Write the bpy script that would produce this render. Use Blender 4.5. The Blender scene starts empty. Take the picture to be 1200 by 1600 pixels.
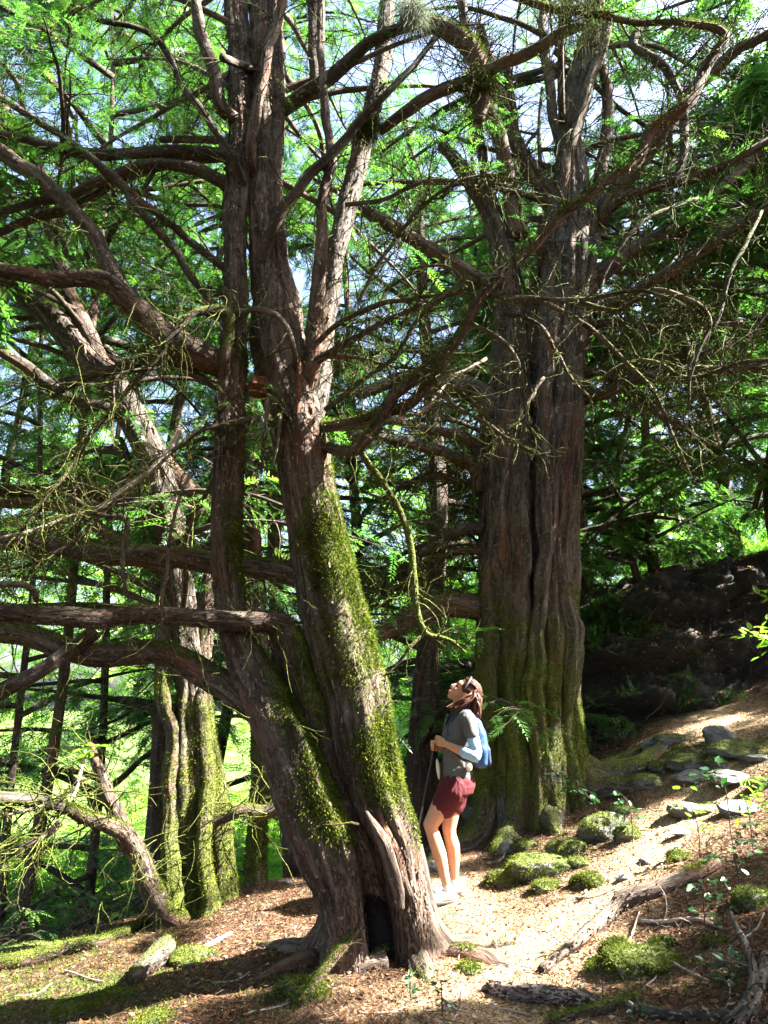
import bpy, bmesh, math, random
import numpy as np
from mathutils import Vector, Matrix

# ------------------------------------------------------------------ camera, world, sun, exposure
SC = bpy.context.scene
COL = SC.collection
RAD = math.radians
CAM_Z = 1.6
PITCH = RAD(13.6)
FPX = 1178.0                                   # focal length in photo pixels (1200 wide)
cam_data = bpy.data.cameras.new("camera")
cam_data.sensor_fit = 'HORIZONTAL'
cam_data.sensor_width = 36.0
cam_data.lens = 36.0 * FPX / 1200.0
cam_data.clip_start = 0.05
cam_data.clip_end = 2000
cam = bpy.data.objects.new("camera", cam_data)
cam.location = (0, 0, CAM_Z)
cam.rotation_euler = (math.pi / 2 + PITCH, 0, 0)
COL.objects.link(cam)
SC.camera = cam
SUN = np.array([0.70, -0.04, 0.72]); SUN /= np.linalg.norm(SUN)

world = bpy.data.worlds.new("World")
SC.world = world
world.use_nodes = True
wn = world.node_tree
bg = wn.nodes["Background"]
sky = wn.nodes.new("ShaderNodeTexSky")
sky.sky_type = 'NISHITA'
sky.sun_disc = False
sky.sun_elevation = math.asin(SUN[2])
sky.sun_rotation = math.atan2(SUN[0], SUN[1])
sky.altitude = 300
sky.dust_density = 5
sky.air_density = .9
wn.links.new(sky.outputs[0], bg.inputs[0])
bg.inputs[1].default_value = 0.055

sl = bpy.data.lights.new("sun", 'SUN')
sl.energy = 5.0
sl.angle = RAD(0.53)
sl.color = (1.0, 0.95, 0.84)
so = bpy.data.objects.new("sun", sl)
so.rotation_euler = Vector(SUN.tolist()).to_track_quat('Z', 'Y').to_euler()
so.location = (8, 4, 14)
COL.objects.link(so)

SC.view_settings.view_transform = 'Standard'
SC.view_settings.look = 'None'
SC.view_settings.gamma = 1
SC.view_settings.exposure = 3.85
SC.render.engine = 'CYCLES'
SC.cycles.max_bounces = 6
SC.cycles.diffuse_bounces = 4
SC.cycles.glossy_bounces = 2
SC.cycles.transmission_bounces = 3
SC.cycles.transparent_max_bounces = 4
SC.cycles.caustics_reflective = False
SC.cycles.caustics_refractive = False
SC.cycles.sample_clamp_indirect = 6
SC.cycles.use_denoising = True

# ------------------------------------------------------------------ numeric helpers
rng = np.random.default_rng(7)
def hash3(ix, iy, iz, seed=0):
    h = (ix.astype(np.int64) * 73856093) ^ (iy.astype(np.int64) * 19349663) ^ (iz.astype(np.int64) * 83492791) ^ (seed * 2654435761)
    h &= 0xffffffff
    h = ((h ^ (h >> 16)) * 0x45d9f3b) & 0xffffffff
    h = ((h ^ (h >> 16)) * 0x45d9f3b) & 0xffffffff
    h = h ^ (h >> 16)
    return h.astype(np.float64) / 4294967295.0
def vnoise(p, seed=0):
    p = np.asarray(p, float)
    i = np.floor(p).astype(np.int64); f = p - i
    f = f * f * (3 - 2 * f)
    x, y, z = i[..., 0], i[..., 1], i[..., 2]
    r = 0
    for dx in (0, 1):
        wx = f[..., 0] if dx else 1 - f[..., 0]
        for dy in (0, 1):
            wy = f[..., 1] if dy else 1 - f[..., 1]
            for dz in (0, 1):
                wz = f[..., 2] if dz else 1 - f[..., 2]
                r = r + wx * wy * wz * hash3(x + dx, y + dy, z + dz, seed)
    return r * 2 - 1
def fbm(p, oct=4, seed=0):
    p = np.asarray(p, float); a = 1.0; s = 0; t = 0
    for k in range(oct):
        s = s + a * vnoise(p * (2 ** k) + 17.3 * k, seed + k); t += a; a *= .5
    return s / t
def smooth(a, b, x):
    t = np.clip((x - a) / (b - a), 0, 1); return t * t * (3 - 2 * t)
def softp(x, w):
    return w * np.logaddexp(0, np.clip(x / w, -60, 60))
def unit(v):
    v = np.asarray(v, float); return v / np.maximum(np.linalg.norm(v, axis=-1, keepdims=True), 1e-9)

CP, SP = math.cos(PITCH), math.sin(PITCH)
def P(px, py, Y):                              # point of the place at world distance Y on the line of sight
    u = (px - 600) / FPX; v = (800 - py) / FPX
    d = np.array([u, CP - v * SP, SP + v * CP]); t = Y / d[1]
    return np.array([0, 0, CAM_Z]) + d * t, t
def PP(pts):                                   # (px, py, Y, radius_px) list -> (N,4) xyz + radius in metres
    o = []
    for (a, b, Y, r) in pts:
        q, t = P(a, b, Y); o.append([*q, r * t / FPX])
    return np.array(o)

# ------------------------------------------------------------------ terrain height
def ground_z(x, y):
    x = np.asarray(x, float); y = np.asarray(y, float)
    h = 0.36 * softp(x - 1.15, .35)
    h = h - 0.17 * np.minimum(softp(-x - 0.7, .4), 4)
    h = h + 0.16 * softp(y - 6.8, .5) / (1 + np.exp(-(x - 1.0) / .3)) * np.exp(-np.clip(y - 12, 0, 99) / 6)
    back = softp(y - 8.6 - 0.25 * np.clip(x, -3, 3), .6)
    left = 1 / (1 + np.exp((x - 0.9) / .7))
    h = h - np.minimum(0.42 * back, 3.5) * left
    h = np.where(x > 6, h * 1.0, h)
    h = np.minimum(h, 6 + 0.02 * np.abs(x))
    p = np.stack([x, y, np.zeros_like(x)], -1)
    near = np.exp(-np.maximum(np.hypot(x, y) - 12, 0) / 10)
    h = h + 0.10 * fbm(p * .7 + 3, 3, 5) * smooth(1.5, 3.5, np.abs(x - .2) + 1.2) + 0.035 * fbm(p * 3.1, 3, 9) * near + 0.010 * fbm(p * 14, 2, 12) * near
    path = np.exp(-((x - 0.6 - 0.55 * np.clip(y - 5, -1, 3)) / .7) ** 2)
    return h - 0.03 * path
def gz(x, y): return float(ground_z(np.array([x]), np.array([y]))[0])
def G(px, py):                                 # where the line of sight meets the ground
    lo = None
    for Y in np.arange(2.2, 40, .04):
        q, t = P(px, py, Y)
        if q[2] <= gz(q[0], q[1]): return np.array([q[0], q[1], gz(q[0], q[1])]), t
    return q, t

# ------------------------------------------------------------------ materials
def newmat(name):
    m = bpy.data.materials.new(name); m.use_nodes = True
    nt = m.node_tree; b = nt.nodes["Principled BSDF"]
    return m, nt, b
def N(nt, t, **k):
    n = nt.nodes.new(t)
    for a, v in k.items():
        if a.startswith('i_'):
            key = a[2:].replace('_', ' ')
            n.inputs[int(key) if key.isdigit() else key].default_value = v
        else: setattr(n, a, v)
    return n
def ramp(nt, src, stops, interp='LINEAR'):
    r = nt.nodes.new("ShaderNodeValToRGB"); r.color_ramp.interpolation = interp
    e = r.color_ramp.elements
    while len(e) < len(stops): e.new(.5)
    for k, (p, c) in enumerate(stops):
        e[k].position = p
        e[k].color = (c, c, c, 1) if isinstance(c, (int, float)) else (*c, 1)
    nt.links.new(src, r.inputs[0]); return r.outputs[0]
def mixc(nt, fac, a, b, mode='MIX'):
    m = nt.nodes.new("ShaderNodeMix"); m.data_type = 'RGBA'; m.blend_type = mode
    for s, v in ((m.inputs[0], fac), (m.inputs[6], a), (m.inputs[7], b)):
        if isinstance(v, (int, float)): s.default_value = v
        elif isinstance(v, tuple): s.default_value = (*v, 1)
        else: nt.links.new(v, s)
    return m.outputs[2]
def mth(nt, op, a, b=0.0, clamp=False):
    m = nt.nodes.new("ShaderNodeMath"); m.operation = op; m.use_clamp = clamp
    for s, v in ((m.inputs[0], a), (m.inputs[1], b)):
        if isinstance(v, (int, float)): s.default_value = v
        else: nt.links.new(v, s)
    return m.outputs[0]
def noise(nt, vec, scale, detail=4, rough=.55, dist=0.0):
    n = nt.nodes.new("ShaderNodeTexNoise"); n.inputs["Scale"].default_value = scale
    n.inputs["Detail"].default_value = detail; n.inputs["Roughness"].default_value = rough
    n.inputs["Distortion"].default_value = dist
    if vec is not None: nt.links.new(vec, n.inputs["Vector"])
    return n.outputs["Fac"]
def attr(nt, name, out="Fac"):
    a = nt.nodes.new("ShaderNodeAttribute"); a.attribute_name = name; return a.outputs[out]
def vscale(nt, vec, s):
    m = nt.nodes.new("ShaderNodeVectorMath"); m.operation = 'MULTIPLY'
    nt.links.new(vec, m.inputs[0]); m.inputs[1].default_value = s; return m.outputs[0]
def bump(nt, h, dist, strength, bs, prev=None):
    b = nt.nodes.new("ShaderNodeBump"); b.inputs["Distance"].default_value = dist
    b.inputs["Strength"].default_value = strength
    nt.links.new(h, b.inputs["Height"])
    if prev is not None: nt.links.new(prev, b.inputs["Normal"])
    nt.links.new(b.outputs[0], bs.inputs["Normal"]); return b.outputs[0]

def bark_mat(name, dark, mid, light, mossy=True, fib=26, lich=(.30, .30, .26)):
    m, nt, b = newmat(name)
    bk = attr(nt, "bk", "Vector")
    v1 = vscale(nt, bk, (1, 1, .11))
    v2 = vscale(nt, bk, (1, 1, .30))
    f1 = noise(nt, v1, fib, 6, .6, .3)
    f2 = noise(nt, v2, fib * 2.6, 4, .6, .2)
    big = noise(nt, bk, 2.6, 3, .5)
    f = mth(nt, 'ADD', mth(nt, 'MULTIPLY', f1, .65), mth(nt, 'MULTIPLY', f2, .35))
    c = ramp(nt, f, [(.34, dark), (.47, mid), (.60, light)])
    c = mixc(nt, ramp(nt, big, [(.42, 0.0), (.62, .75)]), c, mixc(nt, .4, c, tuple(k * 1.1 for k in light)))
    red = noise(nt, v2, 5, 2, .5)
    c = mixc(nt, ramp(nt, red, [(.54, 0.0), (.70, .45)]), c, (.17, .065, .038))
    # pale lichen flecks
    lv = noise(nt, bk, 34, 3, .6)
    c = mixc(nt, ramp(nt, lv, [(.62, 0.0), (.68, .55)]), c, lich)
    # moss
    ms = mth(nt, 'ADD', attr(nt, "moss"), mth(nt, 'MULTIPLY', mth(nt, 'SUBTRACT', noise(nt, bk, 30, 4, .65), .5), 1.1))
    mm = ramp(nt, ms, [(.48, 0.0), (.62, 1.0)])
    mn = noise(nt, bk, 70, 3, .6)
    mcol = ramp(nt, mn, [(.3, (.020, .028, .005)), (.5, (.070, .088, .011)), (.7, (.16, .18, .026))])
    c = mixc(nt, mm, c, mcol)
    nt.links.new(c, b.inputs["Base Color"])
    b.inputs["Roughness"].default_value = .86
    b.inputs["Specular IOR Level"].default_value = .28
    b1 = bump(nt, f, .03, 1.0, b)
    bump(nt, mth(nt, 'MULTIPLY', mm, mn), .02, .8, b, b1)
    return m
M = {}
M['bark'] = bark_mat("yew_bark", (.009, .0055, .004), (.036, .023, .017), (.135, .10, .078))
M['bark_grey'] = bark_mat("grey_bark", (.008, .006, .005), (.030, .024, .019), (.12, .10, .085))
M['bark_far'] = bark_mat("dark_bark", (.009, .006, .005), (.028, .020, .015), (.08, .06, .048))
M['deadwood'] = bark_mat("dead_wood", (.11, .07, .055), (.28, .21, .18), (.46, .38, .34), fib=34)

def leaf_mat(name, c0, c1, c2, trans, gl=.25, rough=.45):
    m, nt, b = newmat(name)
    r = attr(nt, "rnd")
    c = ramp(nt, r, [(0.0, c0), (.55, c1), (1.0, c2)])
    nt.links.new(c, b.inputs["Base Color"])
    b.inputs["Roughness"].default_value = rough
    b.inputs["Specular IOR Level"].default_value = gl
    tr = nt.nodes.new("ShaderNodeBsdfTranslucent")
    tc = mixc(nt, 1.0, c, (1.05, 1.42, .72), 'MULTIPLY')
    nt.links.new(tc, tr.inputs[0])
    mx = nt.nodes.new("ShaderNodeMixShader"); mx.inputs[0].default_value = trans
    nt.links.new(b.outputs[0], mx.inputs[1]); nt.links.new(tr.outputs[0], mx.inputs[2])
    nt.links.new(mx.outputs[0], nt.nodes["Material Output"].inputs[0])
    return m
M['yew'] = leaf_mat("yew_needles", (.028, .078, .024), (.070, .155, .036), (.16, .25, .045), .5, .6, .32)
M['lime'] = leaf_mat("broad_leaves", (.09, .18, .02), (.18, .32, .035), (.32, .45, .07), .55, .4, .4)
M['moss'] = leaf_mat("moss_fronds", (.028, .034, .006), (.070, .088, .011), (.19, .20, .028), .3, .1, .8)
M['holly'] = leaf_mat("holly_leaves", (.015, .05, .02), (.03, .09, .035), (.06, .14, .04), .25, .6, .22)
M['litter'] = leaf_mat("fallen_leaves", (.045, .018, .010), (.15, .066, .032), (.46, .29, .17), .15, .2, .7)
M['lichen'] = leaf_mat("beard_lichen", (.30, .32, .28), (.42, .43, .38), (.55, .56, .5), .3, .1, .8)
M['flake'] = leaf_mat("bark_flakes", (.016, .009, .007), (.060, .038, .028), (.20, .15, .12), .0, .2, .8)

def ground_mat():
    m, nt, b = newmat("forest_floor")
    pos = nt.nodes.new("ShaderNodeNewGeometry").outputs["Position"]
    vo = nt.nodes.new("ShaderNodeTexVoronoi"); vo.inputs["Scale"].default_value = 38
    vo.feature = 'F1'
    dv = nt.nodes.new("ShaderNodeVectorMath"); dv.operation = 'ADD'
    nz = nt.nodes.new("ShaderNodeTexNoise"); nz.inputs["Scale"].default_value = 22; nt.links.new(pos, nz.inputs["Vector"])
    sc = vscale(nt, nz.outputs["Color"], (.06, .06, .06))
    nt.links.new(pos, dv.inputs[0]); nt.links.new(sc, dv.inputs[1]); nt.links.new(dv.outputs[0], vo.inputs["Vector"])
    sep = nt.nodes.new("ShaderNodeSeparateColor"); nt.links.new(vo.outputs["Color"], sep.inputs[0])
    c = ramp(nt, sep.outputs[0], [(0.0, (.030, .015, .009)), (.45, (.085, .045, .024)), (.8, (.16, .095, .055)), (1.0, (.28, .19, .12))])
    fine = noise(nt, pos, 90, 4, .7)
    c = mixc(nt, ramp(nt, fine, [(.35, .85), (.6, 0.0)]), c, (.045, .024, .014))
    dust = noise(nt, pos, 1.3, 4, .6)
    pth = attr(nt, "path")
    c = mixc(nt, mth(nt, 'MULTIPLY', pth, .75), c, mixc(nt, ramp(nt, fine, [(.35, 0.0), (.62, 1.0)]), (.25, .145, .075), (.64, .48, .30)))
    ms = mth(nt, 'ADD', attr(nt, "moss"), mth(nt, 'MULTIPLY', mth(nt, 'SUBTRACT', noise(nt, pos, 9, 5, .65), .5), 1.6))
    mm = ramp(nt, ms, [(.50, 0.0), (.62, 1.0)])
    mc = ramp(nt, noise(nt, pos, 60, 3, .6), [(.3, (.020, .028, .006)), (.55, (.055, .072, .010)), (.75, (.12, .14, .02))])
    c = mixc(nt, mm, c, mc)
    c = mixc(nt, attr(nt, "meadow"), c, ramp(nt, noise(nt, pos, 1.5, 5, .6), [(.38, (.05, .10, .02)), (.6, (.16, .24, .06))]))
    nt.links.new(c, b.inputs["Base Color"])
    b.inputs["Roughness"].default_value = .92
    b.inputs["Specular IOR Level"].default_value = .2
    h = mth(nt, 'ADD', mth(nt, 'MULTIPLY', vo.outputs["Distance"], 1.6), mth(nt, 'MULTIPLY', fine, .8))
    bump(nt, h, .02, 1.0, b)
    return m
M['ground'] = ground_mat()
def rock_mat(name, base, dark):
    m, nt, b = newmat(name)
    g = nt.nodes.new("ShaderNodeNewGeometry"); pos = g.outputs["Position"]
    st = vscale(nt, pos, (1, 1, 2.6))
    n1 = noise(nt, st, 3.2, 7, .65, .4); n2 = noise(nt, pos, 28, 5, .7)
    c = ramp(nt, n1, [(.32, dark), (.5, base), (.68, tuple(k * 1.6 for k in base))])
    c = mixc(nt, ramp(nt, n2, [(.55, 0.0), (.7, .5)]), c, tuple(k * 2.0 for k in base))
    sx = nt.nodes.new("ShaderNodeSeparateXYZ"); nt.links.new(g.outputs["Normal"], sx.inputs[0])
    up = mth(nt, 'MULTIPLY', sx.outputs[2], .55)
    ms = mth(nt, 'ADD', mth(nt, 'ADD', up, attr(nt, "moss")), mth(nt, 'MULTIPLY', mth(nt, 'SUBTRACT', noise(nt, pos, 7, 5, .65), .5), 1.3))
    mm = ramp(nt, ms, [(.46, 0.0), (.60, 1.0)])
    mc = ramp(nt, noise(nt, pos, 60, 3, .6), [(.3, (.030, .042, .007)), (.55, (.085, .11, .014)), (.75, (.17, .19, .025))])
    c = mixc(nt, mm, c, mc)
    nt.links.new(c, b.inputs["Base Color"]); b.inputs["Roughness"].default_value = .85
    bump(nt, mth(nt, 'ADD', n1, mth(nt, 'MULTIPLY', n2, .5)), .09, 1.0, b)
    return m
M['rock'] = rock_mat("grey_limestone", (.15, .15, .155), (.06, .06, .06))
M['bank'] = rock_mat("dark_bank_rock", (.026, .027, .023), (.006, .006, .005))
def plain(name, col, rough=.7, spec=.4, var=.15, scale=60, bmp=.0, sub=0, c2=None):
    m, nt, b = newmat(name)
    tc = nt.nodes.new("ShaderNodeTexCoord").outputs["Object"]
    n = noise(nt, tc, scale, 4, .6)
    lo = tuple(k * (1 - var) for k in col); hi = tuple(min(1, k * (1 + var)) for k in col) if c2 is None else c2
    nt.links.new(ramp(nt, n, [(.35, lo), (.65, hi)]), b.inputs["Base Color"])
    b.inputs["Roughness"].default_value = rough; b.inputs["Specular IOR Level"].default_value = spec
    if sub:
        b.inputs["Subsurface Weight"].default_value = sub; b.inputs["Subsurface Radius"].default_value = (.02, .008, .004); b.inputs["Subsurface Scale"].default_value = .4
    if bmp: bump(nt, n, .004, bmp, b)
    return m
M['skin'] = plain("skin", (.47, .235, .145), .5, .35, .08, 14)
M['shirt'] = plain("grey_cloth", (.085, .088, .092), .85, .2, .25, 150, .4)
M['sleeve'] = plain("blue_cloth", (.25, .42, .62), .8, .25, .10, 120, .3)
M['shorts'] = plain("maroon_cloth", (.065, .007, .012), .8, .25, .2, 120, .4)
M['hair'] = plain("brown_hair", (.055, .018, .011), .6, .3, .5, 40, .6)
M['pack'] = plain("blue_nylon", (.018, .055, .15), .55, .4, .3, 30, .3)
M['strap'] = plain("navy_webbing", (.018, .03, .07), .7, .3, .2, 60)
M['shoe'] = plain("white_shoe_mesh", (.62, .60, .58), .6, .35, .12, 90, .3)
M['sole'] = plain("dark_sole", (.05, .045, .045), .7, .3, .2, 60)
M['cream'] = plain("cream_cloth", (.66, .60, .46), .8, .25, .08, 60)
M['metal'] = plain("grey_metal", (.16, .16, .17), .4, .6, .1, 60)
M['black'] = plain("black_plastic", (.02, .02, .022), .5, .4, .1, 60)
M['lip'] = plain("lip_skin", (.42, .14, .12), .45, .4, .05, 20)
M['hole'] = plain("cut_wood", (.11, .040, .024), .8, .2, .5, 45, .9)

# ------------------------------------------------------------------ mesh building
class Mesh:
    def __init__(s): s.V = []; s.Q = []; s.T = []; s.A = []; s.n = 0; s.qm = []; s.tm = []; s.mat = 0
    def add(s, V, Q=None, T=None, bk=None, moss=0.0, rnd=0.5):
        n = len(V)
        if n == 0: return s
        s.V.append(np.asarray(V, float))
        if Q is not None and len(Q): s.Q.append(np.asarray(Q, np.int64) + s.n); s.qm.append(np.full(len(Q), s.mat))
        if T is not None and len(T): s.T.append(np.asarray(T, np.int64) + s.n); s.tm.append(np.full(len(T), s.mat))
        A = np.zeros((n, 5), np.float32)
        A[:, :3] = V if bk is None else bk
        A[:, 3] = moss; A[:, 4] = rnd
        s.A.append(A); s.n += n
        return s
    def arrays(s): return np.concatenate(s.V), (np.concatenate(s.Q) if s.Q else np.zeros((0, 4), int)), (np.concatenate(s.T) if s.T else np.zeros((0, 3), int)), np.concatenate(s.A)
    def build(s, name, mat, parent=None, shade=True, extra=None, loc=None):
        if s.n == 0: return None
        V, Q, T, A = s.arrays()
        base = np.array(parent.location if parent is not None and parent.type == 'EMPTY' else (0, 0, 0)) if loc is None else np.array(loc)
        if parent is not None and parent.type != 'EMPTY': base = np.array(parent['_w'])
        me = bpy.data.meshes.new(name)
        me.vertices.add(len(V)); me.vertices.foreach_set("co", (V - base).astype(np.float32).ravel())
        nl = len(Q) * 4 + len(T) * 3
        me.loops.add(nl)
        me.loops.foreach_set("vertex_index", np.concatenate([Q.ravel(), T.ravel()]).astype(np.int32))
        me.polygons.add(len(Q) + len(T))
        ls = np.concatenate([np.arange(len(Q)) * 4, len(Q) * 4 + np.arange(len(T)) * 3]).astype(np.int32)
        me.polygons.foreach_set("loop_start", ls)
        me.update(calc_edges=True)
        a = me.attributes.new("bk", 'FLOAT_VECTOR', 'POINT'); a.data.foreach_set("vector", A[:, :3].ravel())
        a = me.attributes.new("moss", 'FLOAT', 'POINT'); a.data.foreach_set("value", A[:, 3].copy())
        a = me.attributes.new("rnd", 'FLOAT', 'POINT'); a.data.foreach_set("value", A[:, 4].copy())
        if extra:
            for k, v in extra.items():
                a = me.attributes.new(k, 'FLOAT', 'POINT'); a.data.foreach_set("value", v.astype(np.float32))
        if shade: me.polygons.foreach_set("use_smooth", np.ones(len(Q) + len(T), bool))
        for mm_ in (mat if isinstance(mat, (list, tuple)) else [mat]): me.materials.append(mm_)
        if isinstance(mat, (list, tuple)): me.polygons.foreach_set("material_index", np.concatenate(s.qm + s.tm).astype(np.int32))
        me.validate()
        o = bpy.data.objects.new(name, me); COL.objects.link(o)
        if parent is not None: o.parent = parent
        if loc is not None: o.location = loc
        WB[o.name] = base
        o['_w'] = [float(q) for q in base]
        return o
WB = {}
def tag(o, label, cat, group=None, kind=None):
    if label: o['label'] = label
    if cat: o['category'] = cat
    if group: o['group'] = group
    if kind: o['kind'] = kind
    return o
def thing(name, label, cat, loc, group=None):
    o = bpy.data.objects.new(name, None); COL.objects.link(o); o.empty_display_size = .2
    o.location = tuple(float(c) for c in loc)
    return tag(o, label, cat, group)

def resample(C, step):
    C = np.asarray(C, float)
    if len(C) == 2: C = np.array([C[0], (C[0] + C[1]) / 2, C[1]])
    E = np.vstack([2 * C[0] - C[1], C, 2 * C[-1] - C[-2]])
    out = []
    for k in range(1, len(E) - 2):
        L = np.linalg.norm(E[k + 1, :3] - E[k, :3]); n = max(1, int(math.ceil(L / step)))
        t = (np.arange(n) / n)[:, None]
        p0, p1, p2, p3 = E[k - 1], E[k], E[k + 1], E[k + 2]
        q = .5 * ((2 * p1) + (-p0 + p2) * t + (2 * p0 - 5 * p1 + 4 * p2 - p3) * t ** 2 + (-p0 + 3 * p1 - 3 * p2 + p3) * t ** 3)
        out.append(q)
    out.append(C[-1][None]); R = np.vstack(out); R[:, 3] = np.maximum(R[:, 3], .0008)
    return R
def tube(mesh, C, seg=10, step=.08, flute=0.0, rough=.0, seed=0, wig=0.0, moss=0.0, mossup=.35, rnd=.5, fine=0.0, mfn=None):
    R = resample(C, step); n = len(R)
    if wig:
        s0 = np.cumsum(np.r_[0, np.linalg.norm(np.diff(R[:, :3], axis=0), axis=1)])
        e = np.minimum(1, np.minimum(s0, s0[-1] - s0) / (s0[-1] * .15 + 1e-6))[:, None]
        q = np.stack([s0 * 3.1, np.full(n, seed * 7.7), np.zeros(n)], -1)
        R[:, :3] += wig * e * np.stack([fbm(q, 3, seed), fbm(q + 50, 3, seed + 1), fbm(q + 90, 3, seed + 2)], -1)
    c = R[:, :3]; r = R[:, 3]
    T = unit(np.gradient(c, axis=0))
    s = np.cumsum(np.r_[0, np.linalg.norm(np.diff(c, axis=0), axis=1)])
    u = np.cross(T[0], [0.31, 1, .12]); u = u / np.linalg.norm(u); U = [u]
    for k in range(1, n):
        u = U[-1] - T[k] * np.dot(U[-1], T[k]); U.append(u / max(np.linalg.norm(u), 1e-6))
    U = np.array(U); W = np.cross(T, U)
    a = np.linspace(0, 2 * math.pi, seg, endpoint=False)
    ca, sa = np.cos(a), np.sin(a)
    rr = np.repeat(r[:, None], seg, 1); S = np.repeat(s[:, None], seg, 1)
    if flute or rough:
        R0 = max(r.mean(), .03)
        k1 = np.stack([ca[None] * 1.7 + 0 * S, sa[None] * 1.7 + 0 * S, S * .45 + seed * 3.3], -1)
        k2 = np.stack([ca[None] * R0 * 26 + 0 * S, sa[None] * R0 * 26 + 0 * S, S * 3.2 + seed], -1)
        d = flute * fbm(k1 + seed, 3, seed) * 1.6
        d = d + rough * fbm(k2, 3, seed + 4)
        rr = rr * (1 + d)
    if fine:
        k3 = np.stack([ca[None] * rr * 55, sa[None] * rr * 55, S * 5.0 + seed], -1)
        rr = rr + fine * fbm(k3, 3, seed + 8)
    D = ca[None, :, None] * U[:, None] + sa[None, :, None] * W[:, None]
    V = c[:, None] + D * rr[..., None]
    bk = np.stack([ca[None] * rr, sa[None] * rr, S + seed * 1.37], -1)
    i = np.arange(n - 1)[:, None] * seg; j = np.arange(seg)[None]; j2 = (j + 1) % seg
    Q = np.stack([i + j, i + j2, i + seg + j2, i + seg + j], -1).reshape(-1, 4)
    V = V.reshape(-1, 3)
    V = np.vstack([V, c[0], c[-1] + T[-1] * r[-1] * .6])
    bk = np.vstack([bk.reshape(-1, 3), [0, 0, s[0]], [0, 0, s[-1]]])
    jj = np.arange(seg); j2 = (jj + 1) % seg; b0 = (n - 1) * seg
    Tt = np.vstack([np.stack([np.full(seg, n * seg), j2, jj], -1), np.stack([np.full(seg, n * seg + 1), b0 + jj, b0 + j2], -1)])
    Dn = np.vstack([D.reshape(-1, 3), -T[0], T[-1]])
    mo = moss + mossup * Dn[:, 2] + .30 * fbm(V * 2.3, 3, 31)
    if mfn is not None: mo = mo + mfn(V, Dn)
    mesh.add(V, Q, Tt, bk, mo, rnd)
    return R, V, Dn, mo
def batch(mesh, Pk, Rk, seg=4, moss=.0, rnd=.5):              # many thin twigs at once: Pk (M,K,3), Rk (M,K)
    m, k = Rk.shape
    if m == 0: return
    T = np.gradient(Pk, axis=1); T = unit(T)
    ref = np.tile(np.array([.2, .3, 1.0]), (m, 1)); D0 = unit(Pk[:, -1] - Pk[:, 0])
    bad = np.abs((D0 * unit(ref)).sum(1)) > .85; ref[bad] = (1, .2, .1)
    U = unit(np.cross(T, ref[:, None])); W = np.cross(T, U)
    a = np.linspace(0, 2 * math.pi, seg, endpoint=False); ca, sa = np.cos(a), np.sin(a)
    D = ca[None, None, :, None] * U[:, :, None] + sa[None, None, :, None] * W[:, :, None]
    V = Pk[:, :, None] + D * Rk[:, :, None, None]
    s = np.cumsum(np.concatenate([np.zeros((m, 1)), np.linalg.norm(np.diff(Pk, axis=1), axis=2)], 1), 1)
    bk = np.stack([ca * Rk[..., None], sa * Rk[..., None], np.repeat((s + rng.random((m, 1)) * 9)[..., None], seg, 2)], -1)
    b = (np.arange(m) * k * seg)[:, None, None] + (np.arange(k - 1) * seg)[None, :, None]
    j = np.arange(seg)[None, None]; j2 = (j + 1) % seg
    Q = np.stack([b + j, b + j2, b + seg + j2, b + seg + j], -1).reshape(-1, 4)
    mo = moss + .3 * D[..., 2]
    mesh.add(V.reshape(-1, 3), Q, None, bk.reshape(-1, 3), mo.reshape(-1), rnd)

# foliage spray templates: a flat feathery shoot, 1 unit long, of narrow leaflets
def spray_template(seed, pairs=9, ll=.26, lw=.055):
    r = np.random.default_rng(seed); V = []; T = []
    def tri(p, d, L, w):
        n = len(V); s = np.array([-d[1], d[0], 0.0])
        V.extend([p + s * w * .5 + d * L * .18, p - s * w * .5 + d * L * .18, p + d * L + np.array([0, 0, -.06 * L + r.normal() * .06 * L])])
        T.append([n, n + 1, n + 2])
    for k in range(pairs):
        x = .06 + .92 * k / pairs
        for sg in (-1, 1):
            an = RAD(r.uniform(42, 62)) * sg
            L = ll * r.uniform(.8, 1.2) * (1.0 - .45 * x)
            tri(np.array([x + r.uniform(-.02, .02), 0, -.25 * x * x]), np.array([math.cos(an), math.sin(an), r.normal() * .12]), L, lw * r.uniform(.8, 1.3))
    tri(np.array([.93, 0, -.24]), np.array([1, 0, -.3]), .2, lw)
    n = len(V); V.extend([np.array([0, .008, 0]), np.array([0, -.008, 0]), np.array([1, 0, -.25])]); T.append([n, n + 1, n + 2])
    return np.array(V), np.array(T)
SPR = [spray_template(k) for k in range(5)]
SPR_DENSE = [spray_template(40 + k, 9, .36, .085) for k in range(5)]
SPR_COARSE = [spray_template(60 + k, 7, .44, .14) for k in range(4)]   # stubbier, fuller shoots for the added shading yews
def sprays(mesh, p, d, s, tmpl=SPR, jitter=.35, rnd=None, updir=None):
    n = len(p)
    if n == 0: return
    d = unit(d + rng.normal(size=(n, 3)) * .18)
    up = np.tile([0, 0, 1.0], (n, 1)) + rng.normal(size=(n, 3)) * jitter
    y = unit(np.cross(up, d)); z = np.cross(d, y)
    F = np.stack([d, y, z], 1)
    which = rng.integers(0, len(tmpl), n)
    rn = rng.beta(2, 2.4, n) if rnd is None else rnd
    for k, (TV, TT) in enumerate(tmpl):
        m = which == k; c = m.sum()
        if not c: continue
        V = p[m][:, None] + np.einsum('vj,njk->nvk', TV, F[m]) * s[m][:, None, None]
        Tt = (np.arange(c) * len(TV))[:, None, None] + TT[None]
        mesh.add(V.reshape(-1, 3), None, Tt.reshape(-1, 3), None, 0, np.repeat(np.clip(rn[m] + rng.normal(size=c) * .12, 0, 1), len(TV)))

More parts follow.
